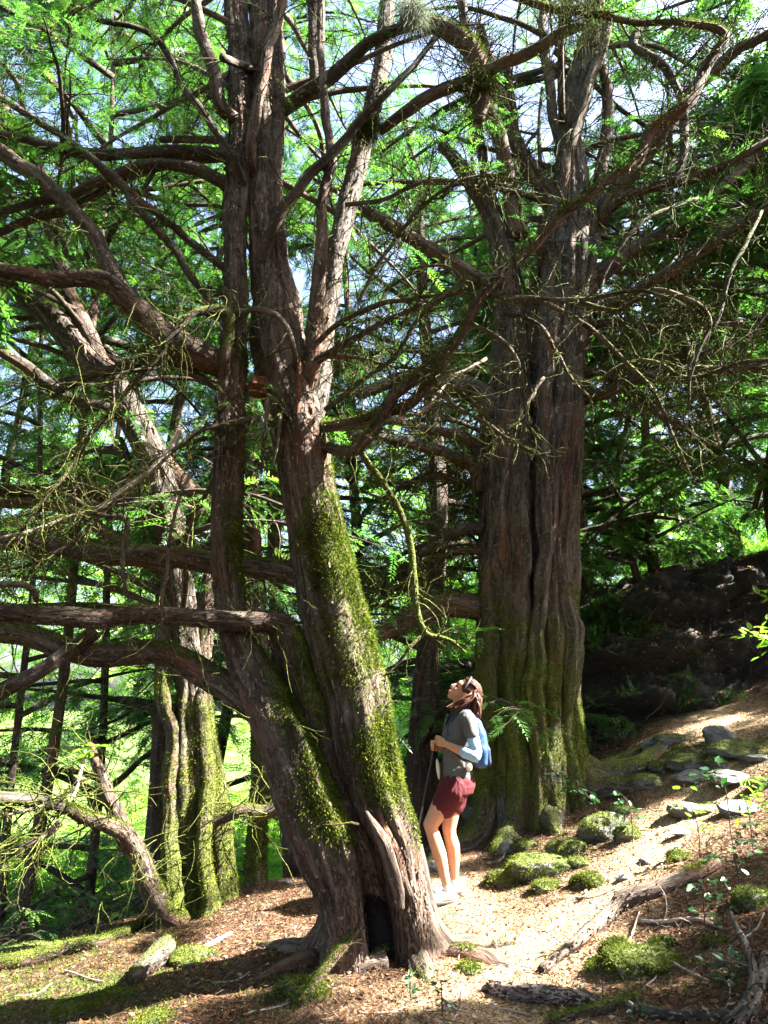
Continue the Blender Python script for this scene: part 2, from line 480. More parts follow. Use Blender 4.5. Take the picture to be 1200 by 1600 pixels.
# gaps in the canopy: where the photograph has pools of sun, the leaves on the way to the sun are missing
TUN = []
def gap(px, py, r, Y=None):
    q = G(px, py)[0] if Y is None else P(px, py, Y)[0]
    TUN.append((*q, r))
SB = (unit(np.cross(SUN, [0, 1, 0])), unit(np.cross(SUN, np.cross(SUN, [0, 1, 0]))))
def in_view_near(p, ymax):
    u = p[:, 0] / np.maximum(p[:, 1], .05); w = (p[:, 2] - CAM_Z) / np.maximum(p[:, 1], .05)
    return (p[:, 1] > -.3) & (p[:, 1] < ymax) & (np.abs(u) < .95) & (w < 1.9)
def keep(p, margin=1.0, extra=0.0):
    k = ~in_view_near(p, 4.4)
    a = SB[0]; b = SB[1]; pa_, pb_, pt_ = p @ a, p @ b, p @ SUN
    for (x, y, z, r) in TUN:
        q = (x, y, z); rr = r * margin + .03 * min(1, margin) + extra
        k &= ~(((pa_ - np.dot(q, a)) ** 2 + (pb_ - np.dot(q, b)) ** 2 < rr * rr) & (pt_ - np.dot(q, SUN) > .3))
    return k

# ------------------------------------------------------------------ places the sun reaches
for a in [(745, 1450, .36), (690, 1425, .2), (830, 1425, .26), (800, 1490, .24), (880, 1375, .27), (930, 1350, .24), (990, 1310, .30), (905, 1300, .18),
          (1060, 1275, .24), (1130, 1255, .28), (1180, 1280, .2), (960, 1400, .2), (905, 1520, .14), (960, 1480, .12), (640, 1560, .10), (1010, 1370, .2),
          (230, 1570, .20), (310, 1545, .20), (400, 1520, .15), (150, 1585, .14), (420, 1500, .12), (440, 1460, .14), (480, 1440, .1), (270, 1500, .08),
          (420, 1400, .2), (370, 1420, .12), (470, 1390, .16), (520, 1590, .10), (100, 1560, .08), (1120, 1160, .12), (1180, 1150, .1), (1080, 1180, .08), (60, 1520, .06), (700, 1560, .06), (600, 1575, .07), (340, 1470, .07), (560, 1545, .05),
          (860, 1560, .08), (1100, 1440, .06), (780, 1560, .06), (1050, 1540, .05), (1150, 1330, .10)]: gap(*a)
for a in [(545, 830, .16, 5), (535, 770, .13, 5), (550, 900, .13, 5), (520, 710, .09, 5), (575, 990, .11, 5), (565, 1080, .09, 5), (590, 1160, .08, 5), (610, 1240, .08, 5),
          (480, 500, .12, 5), (470, 440, .12, 5), (450, 350, .08, 5), (383, 520, .08, 5), (380, 580, .07, 5), (470, 1190, .09, 5), (450, 1150, .06, 5), (545, 1290, .06, 5), (630, 1330, .06, 5),
          (325, 1250, .12, 7.3), (322, 1320, .12, 7.3), (300, 1400, .12, 7), (262, 1420, .1, 7), (310, 1170, .06, 7.3), (402, 1330, .1, 8.4), (405, 1280, .08, 8.4), (250, 1370, .05, 7), (190, 1290, .04, 7),
          (903, 1050, .08, 8.5), (905, 1120, .08, 8.5), (900, 980, .05, 8.5), (640, 640, .12, 5), (600, 650, .1, 5), (630, 830, .06, 4.8), (640, 780, .05, 4.8), (655, 960, .05, 4.8), (700, 540, .08, 4.6),
          (715, 1370, .14, 6), (745, 1170, .12, 6), (765, 1150, .1, 6), (735, 1080, .09, 6), (720, 1290, .06, 6), (690, 1170, .06, 6),
          (200, 950, .07, 4.8), (60, 955, .05, 4.8), (390, 960, .05, 4.8), (190, 780, .06, 5.2), (230, 740, .05, 5.2), (310, 770, .08, 7), (130, 960, .03, 4.8), (290, 690, .04, 7), (180, 500, .05, 7), (120, 470, .04, 7),
          (1150, 900, .12, 10), (1180, 990, .12, 9), (1120, 960, .08, 10), (1050, 1060, .06, 10), (560, 200, .12, 5), (930, 20, .15, 4.6), (1000, 40, .12, 4.6), (640, 30, .1, 4.8),
          (570, 1100, .05, 5), (560, 950, .05, 5), (1000, 600, .5, 11), (1100, 500, .6, 11), (1050, 720, .45, 11.5), (1150, 640, .5, 11), (960, 480, .4, 11), (1130, 790, .4, 11), (700, 700, .4, 11), (640, 800, .4, 11), (1180, 400, .5, 10), (1060, 380, .4, 11), (620, 560, .4, 10), (980, 780, .3, 12), (1000, 590, .2, 4.3), (820, 620, .2, 4.3), (760, 450, .2, 4.3), (700, 540, .2, 4.35), (900, 500, .2, 4.3), (1090, 480, .22, 4.0), (640, 470, .15, 4.5), (860, 370, .15, 4.3), (950, 30, .25, 4.4), (560, 480, .15, 4.7), (120, 730, .2, 4.4), (260, 560, .15, 4.5), (60, 650, .2, 4.4), (640, 860, .15, 4.65), (1060, 700, .15, 4.2), (820, 640, .05, 5), (810, 560, .04, 5)]: gap(a[0], a[1], a[2], a[3])

for k in range(150):                            # small flecks of sun scattered over stems and limbs
    gap(rng.uniform(-50, 1250), rng.uniform(50, 1250), rng.uniform(.03, .09), rng.uniform(4.4, 9.0))
for a in [(1000, 200, .45, 8), (1100, 100, .45, 8), (900, 150, .4, 8), (1150, 260, .4, 8), (780, 150, .4, 9), (650, 250, .4, 10), (560, 750, .35, 10), (620, 900, .3, 11), (80, 900, .35, 10), (150, 1150, .35, 11), (200, 350, .35, 9), (60, 620, .35, 9)]: gap(a[0], a[1], a[2], a[3])
# ------------------------------------------------------------------ the ground
def axis(lo, hi, fine, cx, far):
    a = [cx]; st = fine
    while a[-1] < far:
        d = a[-1]; st = fine if d < hi else st * 1.09; a.append(d + st)
    b = [cx]; st = fine
    while b[-1] > -far:
        d = b[-1]; st = fine if d > lo else st * 1.09; b.append(d - st)
    return np.array(b[::-1][:-1] + a)
gx = axis(-5.5, 5.5, .026, 0, 260); gy = axis(1.5, 11.0, .026, 5, 260)
X, Y = np.meshgrid(gx, gy, indexing='xy'); Z = ground_z(X, Y)
Vg = np.stack([X, Y, Z], -1).reshape(-1, 3)
ny, nx = X.shape
ii = np.arange(ny - 1)[:, None] * nx; jj = np.arange(nx - 1)[None]
Qg = np.stack([ii + jj, ii + jj + 1, ii + nx + jj + 1, ii + nx + jj], -1).reshape(-1, 4)
def path_w(x, y):
    cx = np.interp(y, [3.5, 4.6, 5.4, 6.2, 7.0, 7.8, 9], [.5, .62, 1.0, 1.9, 2.6, 3.2, 3.9])
    a = np.exp(-((x - cx) / .55) ** 2)
    b = np.exp(-((x - np.interp(y, [4, 5, 6, 7, 9], [.4, .55, .7, .6, .2])) / .38) ** 2) * .6
    return np.clip(np.maximum(a, b) + .15 * fbm(np.stack([x, y, 0 * x], -1) * 2, 3, 77), 0, 1)
MSP = []
for (a_, b_, r_, w_) in [(840, 1350, .5, .6), (930, 1300, .35, .5), (1000, 1510, .32, .6), (1090, 1180, .7, .5), (1160, 1160, .6, .5), (1180, 1400, .3, .5), (300, 1500, .35, .5), (120, 1570, .4, .6), (240, 1590, .25, .4), (60, 1490, .6, .6), (460, 1550, .3, .6), (880, 1590, .25, .4), (730, 1510, .15, .5)]:
    q_ = G(a_, b_)[0]; MSP.append((q_[0], q_[1], r_, w_))
def moss_w(x, y):
    p = np.stack([x, y, 0 * x], -1)
    spots = sum(a_ * np.exp(-(((x - sx_) / r_) ** 2 + ((y - sy_) / (r_ * 1.3)) ** 2)) for sx_, sy_, r_, a_ in MSP)
    return spots + .05 + .5 * fbm(p * .9, 3, 41) + .25 * smooth(-1.0, -3.5, x) - .55 * path_w(x, y)
pa = path_w(Vg[:, 0], Vg[:, 1]); mo = moss_w(Vg[:, 0], Vg[:, 1])
mead = smooth(13, 19, Vg[:, 1] - .2 * Vg[:, 0]) 
g = Mesh().add(Vg, Qg, None, Vg, mo).build("ground", M['ground'], extra={'path': pa, 'meadow': mead})
tag(g, "brown forest floor of fallen needles and leaves with a sunlit path", None, None, 'structure')

# ------------------------------------------------------------------ dark rocky bank on the right
def bank():
    nu, nv = 260, 170
    u = np.linspace(0, 1, nu); v = np.linspace(0, 1, nv)
    U, Vv = np.meshgrid(u, v)
    x = 1.9 + U * 9.5
    top = np.interp(x, [1.9, 2.5, 3.1, 4.0, 5.0, 6.0, 8, 12], [1.5, 2.45, 2.85, 3.25, 3.45, 3.6, 3.9, 4.5])
    foot = ground_z(x, np.full_like(x, 9.6)) - .4
    yb = 9.9 - .12 * (x - 3) + .25 * np.sin(x * 1.3)
    f = np.clip(Vv / .62, 0, 1); bk2 = np.clip((Vv - .62) / .38, 0, 1)
    z = foot + (top - foot) * f
    y = yb + .9 * f + bk2 * 9.0
    z = z + bk2 * .9 - bk2 ** 2 * 1.8
    Vt = np.stack([x, y, z], -1).reshape(-1, 3)
    st = Vt * np.array([1, 1, 2.2])
    d = .42 * fbm(st * .9, 4, 3) + .34 * np.abs(fbm(st * 2.2, 4, 13)) + .13 * np.abs(fbm(st * 7, 3, 23))
    led = .14 * np.sin(Vt[:, 2] * 9 + 2.5 * fbm(Vt * .8, 2, 8))
    Vt[:, 1] -= (d + led) * 1.2; Vt[:, 2] += d * .5
    i = np.arange(nv - 1)[:, None] * nu; j = np.arange(nu - 1)[None]
    Q = np.stack([i + j, i + j + 1, i + nu + j + 1, i + nu + j], -1).reshape(-1, 4)
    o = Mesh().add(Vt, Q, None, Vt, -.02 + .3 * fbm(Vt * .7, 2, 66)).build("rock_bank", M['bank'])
    tag(o, "dark mossy rock bank rising behind the stones on the right", None, None, 'structure')
    # leaves and moss tufts caught on the ledges
    return Vt.reshape(nv, nu, 3)
BK = bank()

# ------------------------------------------------------------------ procedural yews of the wood
TAU = 2 * math.pi
def bough_pts(p0, az, el, L, droop, r0, n=9):
    for k in range(14):
        B = bough_try(p0, az, el, L, droop, r0, n)
        if keep(resample(B, .12)[2:, :3], .9).all(): return B
        az += rng.normal() * .5; el += rng.normal() * .15
    return B[:3]
def bough_try(p0, az, el, L, droop, r0, n=9):
    pts = [np.array(p0, float)]; a, e = az, el
    for k in range(n):
        d = np.array([math.cos(a) * math.cos(e), math.sin(a) * math.cos(e), math.sin(e)])
        pts.append(pts[-1] + d * L / n)
        a += rng.normal() * .10; e += -droop / n + rng.normal() * .06
    pts = np.array(pts); r = r0 * (1 - np.linspace(0, 1, n + 1)) ** .8 + .004
    return np.c_[pts, r]
def dress(wood, leaf, R, density=1.0, sec_len=.9, s0=.22, start=.2, ds=.11, tmpl=SPR, seg=3, dark=.0, twr=.0045, droop=.25, leafy=1.0, respect=True):
    """side twigs along a bough and leafy shoots along the twigs"""
    c = R[:, :3]; s = np.cumsum(np.r_[0, np.linalg.norm(np.diff(c, axis=0), axis=1)]); L = s[-1]
    m = max(3, int(L * (1 - start) / .11 * density))
    t = np.sort(rng.uniform(start, 1, m)); sg = np.where(rng.random(m) < .5, 1, -1)
    p0 = np.stack([np.interp(t * L, s, c[:, k]) for k in range(3)], -1)
    T = unit(np.gradient(c, axis=0)); d0 = unit(np.stack([np.interp(t * L, s, T[:, k]) for k in range(3)], -1))
    side = unit(np.cross(d0, np.array([0, 0, 1.0]) + rng.normal(size=(m, 3)) * .25)) * sg[:, None]
    an = np.radians(rng.uniform(35, 75, m))[:, None]
    d = unit(d0 * np.cos(an) + side * np.sin(an) + np.array([0, 0, 1]) * rng.normal(size=(m, 1)) * .16)
    l = sec_len * (.35 + .75 * (1 - t)) * rng.uniform(.5, 1.2, m)
    K = 6; k = np.linspace(0, 1, K)
    Pk = p0[:, None] + d[:, None] * (l[:, None] * k[None])[..., None]
    Pk = Pk + np.cumsum(rng.normal(size=(m, K, 3)) * .035, 1) * l[:, None, None] * (k > 0)[None, :, None]
    Pk[..., 2] -= droop * l[:, None] * k[None] ** 2
    rk = (twr * (.5 + l / sec_len))[:, None] * (1 - .75 * k)[None]
    if respect:
        kk = keep(Pk[:, 3], .8); Pk, rk, l, d = Pk[kk], rk[kk], l[kk], d[kk]; m = len(l)
    batch(wood, Pk, rk, seg)
    if leaf is None or leafy <= 0: return
    nsp = np.maximum(1, (l / ds * leafy)).astype(int)
    idx = np.repeat(np.arange(m), nsp)
    tt = rng.uniform(.12, 1.0, len(idx))
    x = tt * (K - 1); i0 = np.minimum(x.astype(int), K - 2); f = (x - i0)[:, None]
    a = Pk[idx, i0]; b = Pk[idx, i0 + 1]
    p = a * (1 - f) + b * f; dd = unit(b - a)
    sd = unit(np.cross(dd, [0, 0, 1])) * np.where(rng.random(len(idx)) < .5, 1, -1)[:, None]
    q = np.radians(rng.uniform(15, 60, len(idx)))[:, None]
    dd = unit(dd * np.cos(q) + sd * np.sin(q) + np.array([0, 0, -.12]))
    sz = s0 * rng.uniform(.65, 1.25, len(idx))
    kp = keep(p + dd * sz[:, None] * .5, 1.0, sz * .30) if respect else np.ones(len(p), bool)
    kp &= (fbm(p * .75, 2, 91) + .35 * rng.random(len(p))) > -.28
    sprays(leaf, p[kp], dd[kp], sz[kp], tmpl)
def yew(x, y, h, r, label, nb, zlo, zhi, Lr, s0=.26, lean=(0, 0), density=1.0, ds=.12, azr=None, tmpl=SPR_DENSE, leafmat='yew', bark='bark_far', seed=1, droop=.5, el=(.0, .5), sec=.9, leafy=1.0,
        category="yew tree", group="yew trees of the surrounding wood", start=.22, z=None, twr=.0055, bare=()):
    z0 = gz(x, y) if z is None else z
    root = thing("yew_tree", label, category, (x, y, z0), group)
    C = np.array([[x + lean[0] * k + .30 * math.sin(4.2 * k + seed) - .30 * math.sin(seed) + .09 * math.sin(11 * k + seed * 2) - .09 * math.sin(seed * 2), y + lean[1] * k + .1 * math.cos(2.3 * k + seed) - .1 * math.cos(seed), z0 - .15 + (h + .15) * k, r * (1.25 - .25 * min(1, k * 8)) * (1 - .75 * k)] for k in np.linspace(0, 1, 15)])
    w = Mesh(); R, *_ = tube(w, C, 16, .12, .22, .06, seed, 0, .05, .2)
    w.build("trunk", M[bark], root)
    leaf = Mesh()
    zz = np.sort(rng.uniform(zlo, zhi, nb))
    for k, zb in enumerate(zz):
        f = np.clip((zb) / h, 0, 1)
        p0 = np.array([np.interp(z0 + zb, R[:, 2], R[:, j]) for j in range(3)])
        az = rng.uniform(0, TAU) if azr is None else rng.uniform(*azr)
        L = rng.uniform(*Lr) * (1.05 - .45 * (zb - zlo) / max(.1, zhi - zlo))
        B = bough_pts(p0, az, rng.uniform(*el), L, droop * rng.uniform(.5, 1.5), .012 + .011 * L)
        bm = Mesh(); RB, *_ = tube(bm, B, 6, .22, 0, .08, k, 0, 0.0, .25)
        dress(bm, leaf, RB, density, sec, s0, start, ds, tmpl, twr=twr, leafy=leafy * (1 if zb > 3.6 or y < 8 else .75))
        bm.build("bough", M[bark], root)
    leaf.build("crown", M[leafmat], root, shade=False)
    return root
def at(px, Y): 
    q, t = P(px, 1085, Y); return q[0], Y
specs = [
 # px, Y, h, r, label, nb, zlo, zhi, (L)
 (250, 9.4, 13, .15, "straight grey-trunked yew just left behind the mossy left tree", 26, 2.4, 12.5, (2.0, 3.6)),
 (366, 8.6, 9, .13, "slim reddish yew standing between the left tree and the large leaning trunk", 12, 3.2, 8.8, (1.3, 2.6)),
 (663, 11.0, 12, .22, "dark-trunked yew directly behind the head of the person", 34, 1.2, 11.5, (2.2, 4.0)),
 (700, 13.0, 12, .13, "thin dark yew stem seen just right of the dark trunk behind the person", 26, 1.6, 11.5, (2.0, 3.6)),
 (917, 12.6, 13, .17, "dark yew trunk showing along the right edge of the great upright tree", 34, 3.4, 12.5, (2.2, 4.0)),
 (45, 10.4, 15, .08, "thin straight dark stem nearest the left edge of the wood", 36, 2.0, 14.5, (1.8, 3.4)),
 (165, 12.0, 16, .10, "slender yew with many bare low boughs at the back left", 44, 1.0, 15.5, (2.2, 4.0)),
 (-90, 13.5, 14, .22, "yew reaching in from beyond the left side, far back", 34, 1.0, 13.5, (2.8, 4.8)),
 (330, 14.5, 14, .2, "yew far behind the gap between the left tree and the leaning trunk", 34, 1.2, 13.5, (2.8, 4.6)),
 (540, 14.0, 15, .2, "tall yew far behind the leaning trunk", 34, 1.6, 14.5, (2.8, 4.6)),
 (800, 16.0, 15, .2, "tall yew hidden mostly behind the great upright tree", 34, 2.0, 14.5, (2.8, 4.6)),
 (1040, 13.2, 13, .14, "yew growing on top of the dark rock bank", 36, 2.4, 12.5, (2.6, 4.4)),
 (1180, 11.6, 13, .16, "yew on the rock bank at the right margin", 36, 3.0, 12.5, (2.4, 4.2)),
 (1015, 11.6, 9, .09, "slim yew rising from the bank beside the upright tree", 34, .8, 8.6, (1.8, 3.2)),
 (1255, 10.6, 10, .13, "yew at the right margin with boughs hanging low over the bank", 24, .8, 9.6, (2.2, 3.8)),
 (1110, 15.5, 12, .16, "yew farthest back above the dark bank", 40, .8, 11.5, (2.6, 4.2)),
 (60, 8.8, 16, .09, "tall yew behind the left limbs whose crown fills the upper left", 46, 6.2, 15.5, (2.4, 4.4)),
 (470, 11.5, 17, .18, "tall yew mostly hidden by the twin stems of the leaning trunk", 40, 5.0, 16.5, (2.4, 4.4)),
 (1330, 14.5, 15, .2, "yew leaning in from beyond the right side, above the bank", 22, 3.0, 14.5, (2.8, 4.8)),
]
for k, (px, Yd, h, r, lab, nb, zl, zh, Lr) in enumerate(specs):
    x, y = at(px, Yd)
    zb = None
    if x > 2.2 and y > 10: zb = float(np.interp(x, [1.9, 3.1, 5, 8, 12], [2.2, 2.6, 3.2, 3.6, 4.2])) - .1; h = h - zb; zh = h - .4; zl = min(zl, .8)
    far = Yd > 12.5; r *= .72 if px != 663 else .95
    yew(x, y, h, r, lab, nb, zl, zh, Lr, s0=.29 if far else .21, ds=.10 if far else .075, lean=(rng.uniform(-.9, .9), rng.uniform(-.5, .5)), seed=k + 3, density=1.5 if far else 1.5, z=zb, twr=.008 if far else .0055,
        sec=1.15 if far else .95)
# yews added out of frame to block sun and sky; right-hand crowns hang in
for k, (x, y, h, r, lab) in enumerate([(7.8, 8.0, 12, .3, "broad yew added right of the path to shade the clearing"),
                                       (6.9, 10.4, 13, .28, "broad yew added above the mossy stones on the right for shade"),
                                       (8.6, 3.0, 12, .3, "unseen broad yew added beyond the right foreground for shade"),
                                       (5.2, 1.2, 11, .25, "unseen broad yew added beside the photographer on the right to block light"),
                                       (5.8, 3.2, 11, .22, "broad yew added for shade nearest the right foreground, just out of view"),
                                       (-3.2, -1.5, 11, .25, "unseen broad yew added behind the photographer on the left to block sky"), (1.2, -3.2, 12, .25, "unseen broad yew added straight behind the photographer to block sky"),
                                       (-6.0, 4.0, 12, .25, "unseen broad yew added beyond the left foreground to block sky")]):
    yew(x, y, h, r, lab, 85 if k == 4 else 66 if k in (0, 2) else 46, 3.6 if k == 2 else 4.0, h - .3, (3.0, 5.2), s0=.42, ds=.13, seed=40 + k, density=.95, sec=1.3, twr=.007, tmpl=SPR_COARSE, z=gz(x, y))

# far wood beyond, sunlit broadleaves reading as one mass
def far_wood():
    lf = Mesh(); n = 60000
    th = rng.uniform(-.85, .85, n); R = rng.uniform(21, 34, n)
    x = np.sin(th) * R; y = np.cos(th) * R
    top = 8.5 + 3.5 * fbm(np.stack([th * 9, 0 * th, 0 * th], -1), 3, 5) 
    z0 = ground_z(x, y)
    z = z0 + (top - z0) * rng.random(n) ** .9
    p = np.stack([x, y, z], -1)
    kk = (fbm(p * .42, 3, 55) > .07) & ((z - z0 > 1.2) | (rng.random(n) < .75))
    p = p[kk]
    az = rng.uniform(0, TAU, len(p)); d = np.stack([np.cos(az), np.sin(az), rng.uniform(-.5, .3, len(p))], -1)
    sprays(lf, p, d, rng.uniform(.35, .8, len(p)), SPR_DENSE, jitter=.6)
    n = 42000; th = rng.uniform(-.75, .35, n); R = rng.uniform(14.5, 24, n); x = np.sin(th) * R; y = np.cos(th) * R
    z0 = ground_z(x, y); hb_ = np.clip(2.3 + 3.4 * fbm(np.stack([x * .35, y * .35, 0 * x], -1), 3, 15), 0, 4.5)
    p = np.stack([x, y, z0 + hb_ * rng.random(n)], -1)[hb_ > .3]
    az = rng.uniform(0, TAU, len(p)); sprays(lf, p, np.stack([np.cos(az), np.sin(az), rng.uniform(-.4, .5, len(p))], -1), rng.uniform(.2, .5, len(p)), SPR_DENSE, jitter=.6)
    o = lf.build("distant_wood", M['lime'], None, shade=False)
    tag(o, "bright green sunlit wood far beyond the yews", "woodland", None, 'stuff')
far_wood()

# ------------------------------------------------------------------ moss tufts, bark flakes, dead twigs on the big trees
def tufts(mesh, V, Dn, mo, n, size, thr=.52, facing=True, jt=.022):
    w = np.clip(mo - thr, 0, .5) + 1e-9
    if facing: w = w * (Dn[:, 1] < .45)
    w /= w.sum()
    i = rng.choice(len(V), n, p=w)
    j = (i + 1) % len(V)
    ok = np.linalg.norm(V[i] - V[j], axis=1) < .12
    i, j = i[ok], j[ok]; n = len(i)
    jit = rng.normal(size=(n, 3)) * jt; jit -= Dn[i] * (jit * Dn[i]).sum(1, keepdims=True)
    p = V[i] + (V[j] - V[i]) * rng.random((n, 1)) + jit
    d = unit(Dn[i] * .8 + np.array([0, 0, -.75]) + rng.normal(size=(n, 3)) * .45)
    size = size * .5
    s = size * rng.uniform(.4, 1.7, n)
    sd = unit(np.cross(d, rng.normal(size=(n, 3)))) * (s * .26)[:, None]
    b = p - Dn[i] * .004
    Vt = np.stack([b + sd, b - sd, p + d * s[:, None]], 1).reshape(-1, 3)
    mesh.add(Vt, None, np.arange(n * 3).reshape(-1, 3), None, 1, np.repeat(np.clip(.5 + .5 * fbm(p * 9, 3, 6) + rng.normal(0, .16, n), 0, 1), 3))
def flakes(mesh, V, Dn, R, mo, n, ln=.05):
    w = np.clip(.55 - mo, 0.02, 1) * (Dn[:, 1] < .5); w /= w.sum()
    i = rng.choice(len(V), n, p=w)
    ax = unit(R[-1, :3] - R[0, :3]) * np.where(R[-1, 2] < R[0, 2], -1, 1)
    D = Dn[i]; T = unit(ax - D * (D @ ax)[:, None]); S = np.cross(D, T)
    p = V[i] + rng.normal(size=(n, 3)) * .008
    l = ln * rng.uniform(.25, 1.5, n)[:, None]; wd = .0045 * rng.uniform(.4, 1.9, n)[:, None]; lift = rng.uniform(.001, .012, n)[:, None]
    tilt = S * rng.normal(size=(n, 1)) * .25
    a = p + T * l * .5 - D * .003; b = p - (T + tilt) * l * .5 + D * lift
    Vt = np.stack([a - S * wd, a + S * wd, b + S * wd * .6, b - S * wd * .6], 1).reshape(-1, 3)
    mesh.add(Vt, np.arange(n * 4).reshape(-1, 4), None, None, 0, np.repeat(np.clip(rng.normal(.5, .25, n), 0, 1), 4))
def dead_twigs(mesh, R, n, ln=.45, r=.004, moss=.35, t0=.1, t1=1.0, droop=.5, K=9, sub=True, seg=4, spread=1.0):
    c = R[:, :3]; s = np.cumsum(np.r_[0, np.linalg.norm(np.diff(c, axis=0), axis=1)])
    t = rng.uniform(t0, t1, n) * s[-1]
    p0 = np.stack([np.interp(t, s, c[:, k]) for k in range(3)], -1)
    T = unit(np.gradient(c, axis=0)); d0 = unit(np.stack([np.interp(t, s, T[:, k]) for k in range(3)], -1))
    d = unit(rng.normal(size=(n, 3)) * spread + d0 * .7 + [0, 0, .1])
    l = ln * rng.uniform(.3, 1.4, n)
    st = l / (K - 1); Pk = [p0]
    for k in range(1, K):
        d = unit(d + rng.normal(size=(n, 3)) * .24 + np.array([0, 0, -droop / K]))
        Pk.append(Pk[-1] + d * st[:, None])
    Pk = np.stack(Pk, 1)
    rk = (r * (.5 + l / ln * .7))[:, None] * np.linspace(1, .25, K)[None]
    
    batch(mesh, Pk, rk, seg, moss)
    if sub and len(l):
        m = len(l) * 3; idx = rng.integers(0, len(l), m); k0 = rng.integers(1, K - 1, m)
        p = Pk[idx, k0]; d = unit(unit(Pk[idx, k0 + 1] - p) + rng.normal(size=(m, 3)) * .7); l2 = l[idx] * rng.uniform(.15, .5, m)
        Q = [p]
        for k in range(1, 6):
            d = unit(d + rng.normal(size=(m, 3)) * .25 + np.array([0, 0, -droop / 8])); Q.append(Q[-1] + d * (l2 / 5)[:, None])
        batch(mesh, np.stack(Q, 1), (rk[idx, k0] * .6)[:, None] * np.linspace(1, .3, 6)[None], 3, moss)
def limb(root, pts, name="limb", mat='bark', seg=14, step=.05, twigs=6, tl=.5, moss=.1, wig=.035, rough=.20, seed=0, flute=.05, tuft=0, fl=0, label=None, tr=.004, fine=.003, droop=.5, mossup=.4, leafy=0, ls=.16, twt0=.1, thin=.86):
    C = PP(pts); m = Mesh(); C[:, 3] *= thin
    R, V, Dn, mo = tube(m, C, seg, step, flute, rough, seed, wig, moss, mossup, .5, fine)
    if twigs: dead_twigs(m, R, int(twigs * 8), tl, tr, .62, twt0, 1, droop)
    if fl: m.mat = 1; flakes(m, V, Dn, R, mo, fl, .035)
    o = m.build(name, [M[mat], M['flake']], root)
    if label: o['label'] = label
    if tuft:
        thn = C[:, 3].mean() < .03; t = Mesh(); tufts(t, V, Dn, mo, int(tuft * (.5 if thn else 2.2)), .011 if thn else .020, .42, False, .003 if thn else .022); t.build("moss", M['moss'], o, shade=False)
    if leafy:
        lf = Mesh(); w = Mesh(); dress(w, lf, R, leafy, .7, ls, .3, .10, SPR, 3, leafy=1.0); 
        w.build("twig_spread", M[mat], o); lf.build("foliage", M['yew'], o, shade=False)
    return o, R

def ground_root(root, bx, by, az, ln, r0, rtr, mat='bark', moss=.1, tuft=0, seed=0, rise=.45):
    C = []
    n = 9; x, y = bx + math.cos(az) * rtr * .3, by + math.sin(az) * rtr * .3; a = az
    for k in range(n):
        f = k / (n - 1); z = gz(x, y)
        r = r0 * (1 - f) ** .75 + .008
        C.append([x, y, z + (rise * (1 - f * 4) ** 2 if f < .25 else 0) + r * .15 - f * f * .03, r])
        st = ln / (n - 1) + (rtr * .25 if k < 2 else 0)
        x += math.cos(a) * st; y += math.sin(a) * st; a += rng.normal() * .22
    m = Mesh(); R, V, Dn, mo = tube(m, np.array(C), 22, .03, .22, .14, seed, .01, moss, .35, .5, .005)
    o = m.build("root", M[mat], root)
    if tuft: t = Mesh(); tufts(t, V, Dn, mo, tuft, .022, .42, False); t.build("moss", M['moss'], o, shade=False)
# ------------------------------------------------------------------ the large leaning trunk in the foreground
bx = G(575, 1500)[0]
A = thing("yew_tree", "huge leaning yew in the foreground with two mossy stems joined over a dark hollow base", "yew tree", (bx[0], bx[1] , bx[2]))
def mossA(V, Dn):
    return .28 * smooth(5.4, 1.6, V[:, 2]) + .06 - .35 * smooth(.9, .2, V[:, 2]) + .12 * (Dn[:, 0])
def stem(root, pts, seed, seg=72, flute=.26, rough=.10, fine=.010, moss=.12, mfn=None, tuft=9000, fl=5000, name="trunk", mat='bark', step=.035, wig=.03, ts=.024, flen=.045, thin=.92):
    C = PP(pts); m = Mesh(); C[:, 3] *= np.where(C[:, 2] > 1.2, thin, 1)
    R, V, Dn, mo = tube(m, C, seg, step, flute, rough, seed, wig, moss, .12, .5, fine, mfn)
    if fl: m.mat = 1; flakes(m, V, Dn, R, mo, fl, flen)
    o = m.build(name, [M[mat], M['flake']], root)
    if tuft:
        t = Mesh(); tufts(t, V, Dn, mo, int(tuft * 2.2), ts, .46); t.build("moss", M['moss'], o, shade=False)
    return o, R
S1 = [(652, 1560, 5.28, 46), (648, 1500, 5.26, 38), (643, 1445, 5.22, 31), (632, 1390, 5.17, 32), (608, 1300, 5.10, 42), (580, 1220, 5.03, 50), (562, 1150, 4.95, 52), (544, 1060, 4.95, 54), (522, 960, 4.95, 55), (501, 870, 4.95, 52), (485, 790, 4.95, 49), (470, 710, 4.95, 47),
      (455, 640, 4.95, 44), (443, 575, 4.97, 42), (431, 505, 5.0, 41), (421, 430, 5.0, 33), (417, 350, 5.0, 29), (419, 250, 5.0, 28), (424, 150, 5.05, 28), (420, 50, 5.1, 28), (412, -60, 5.15, 26), (405, -190, 5.2, 20), (400, -340, 5.3, 12)]
stem(A, S1, 3, mfn=mossA, tuft=26000, fl=9000, seg=96)
S2 = [(540, 1560, 5.15, 48), (540, 1500, 5.15, 38), (538, 1445, 5.12, 33), (534, 1390, 5.08, 37), (518, 1330, 5.02, 46), (498, 1270, 4.95, 50), (472, 1210, 4.90, 49), (446, 1150, 4.85, 46), (418, 1090, 4.9, 40), (390, 1040, 4.9, 34), (366, 985, 4.9, 27), (353, 900, 4.9, 25),
      (354, 800, 4.9, 26), (356, 720, 4.9, 25), (359, 640, 4.9, 24), (364, 560, 4.9, 23), (366, 480, 4.92, 22), (366, 400, 4.95, 20), (371, 300, 4.95, 22), (374, 200, 5.0, 21), (375, 100, 5.05, 20), (368, 0, 5.1, 18), (360, -120, 5.2, 13), (350, -240, 5.2, 6)]
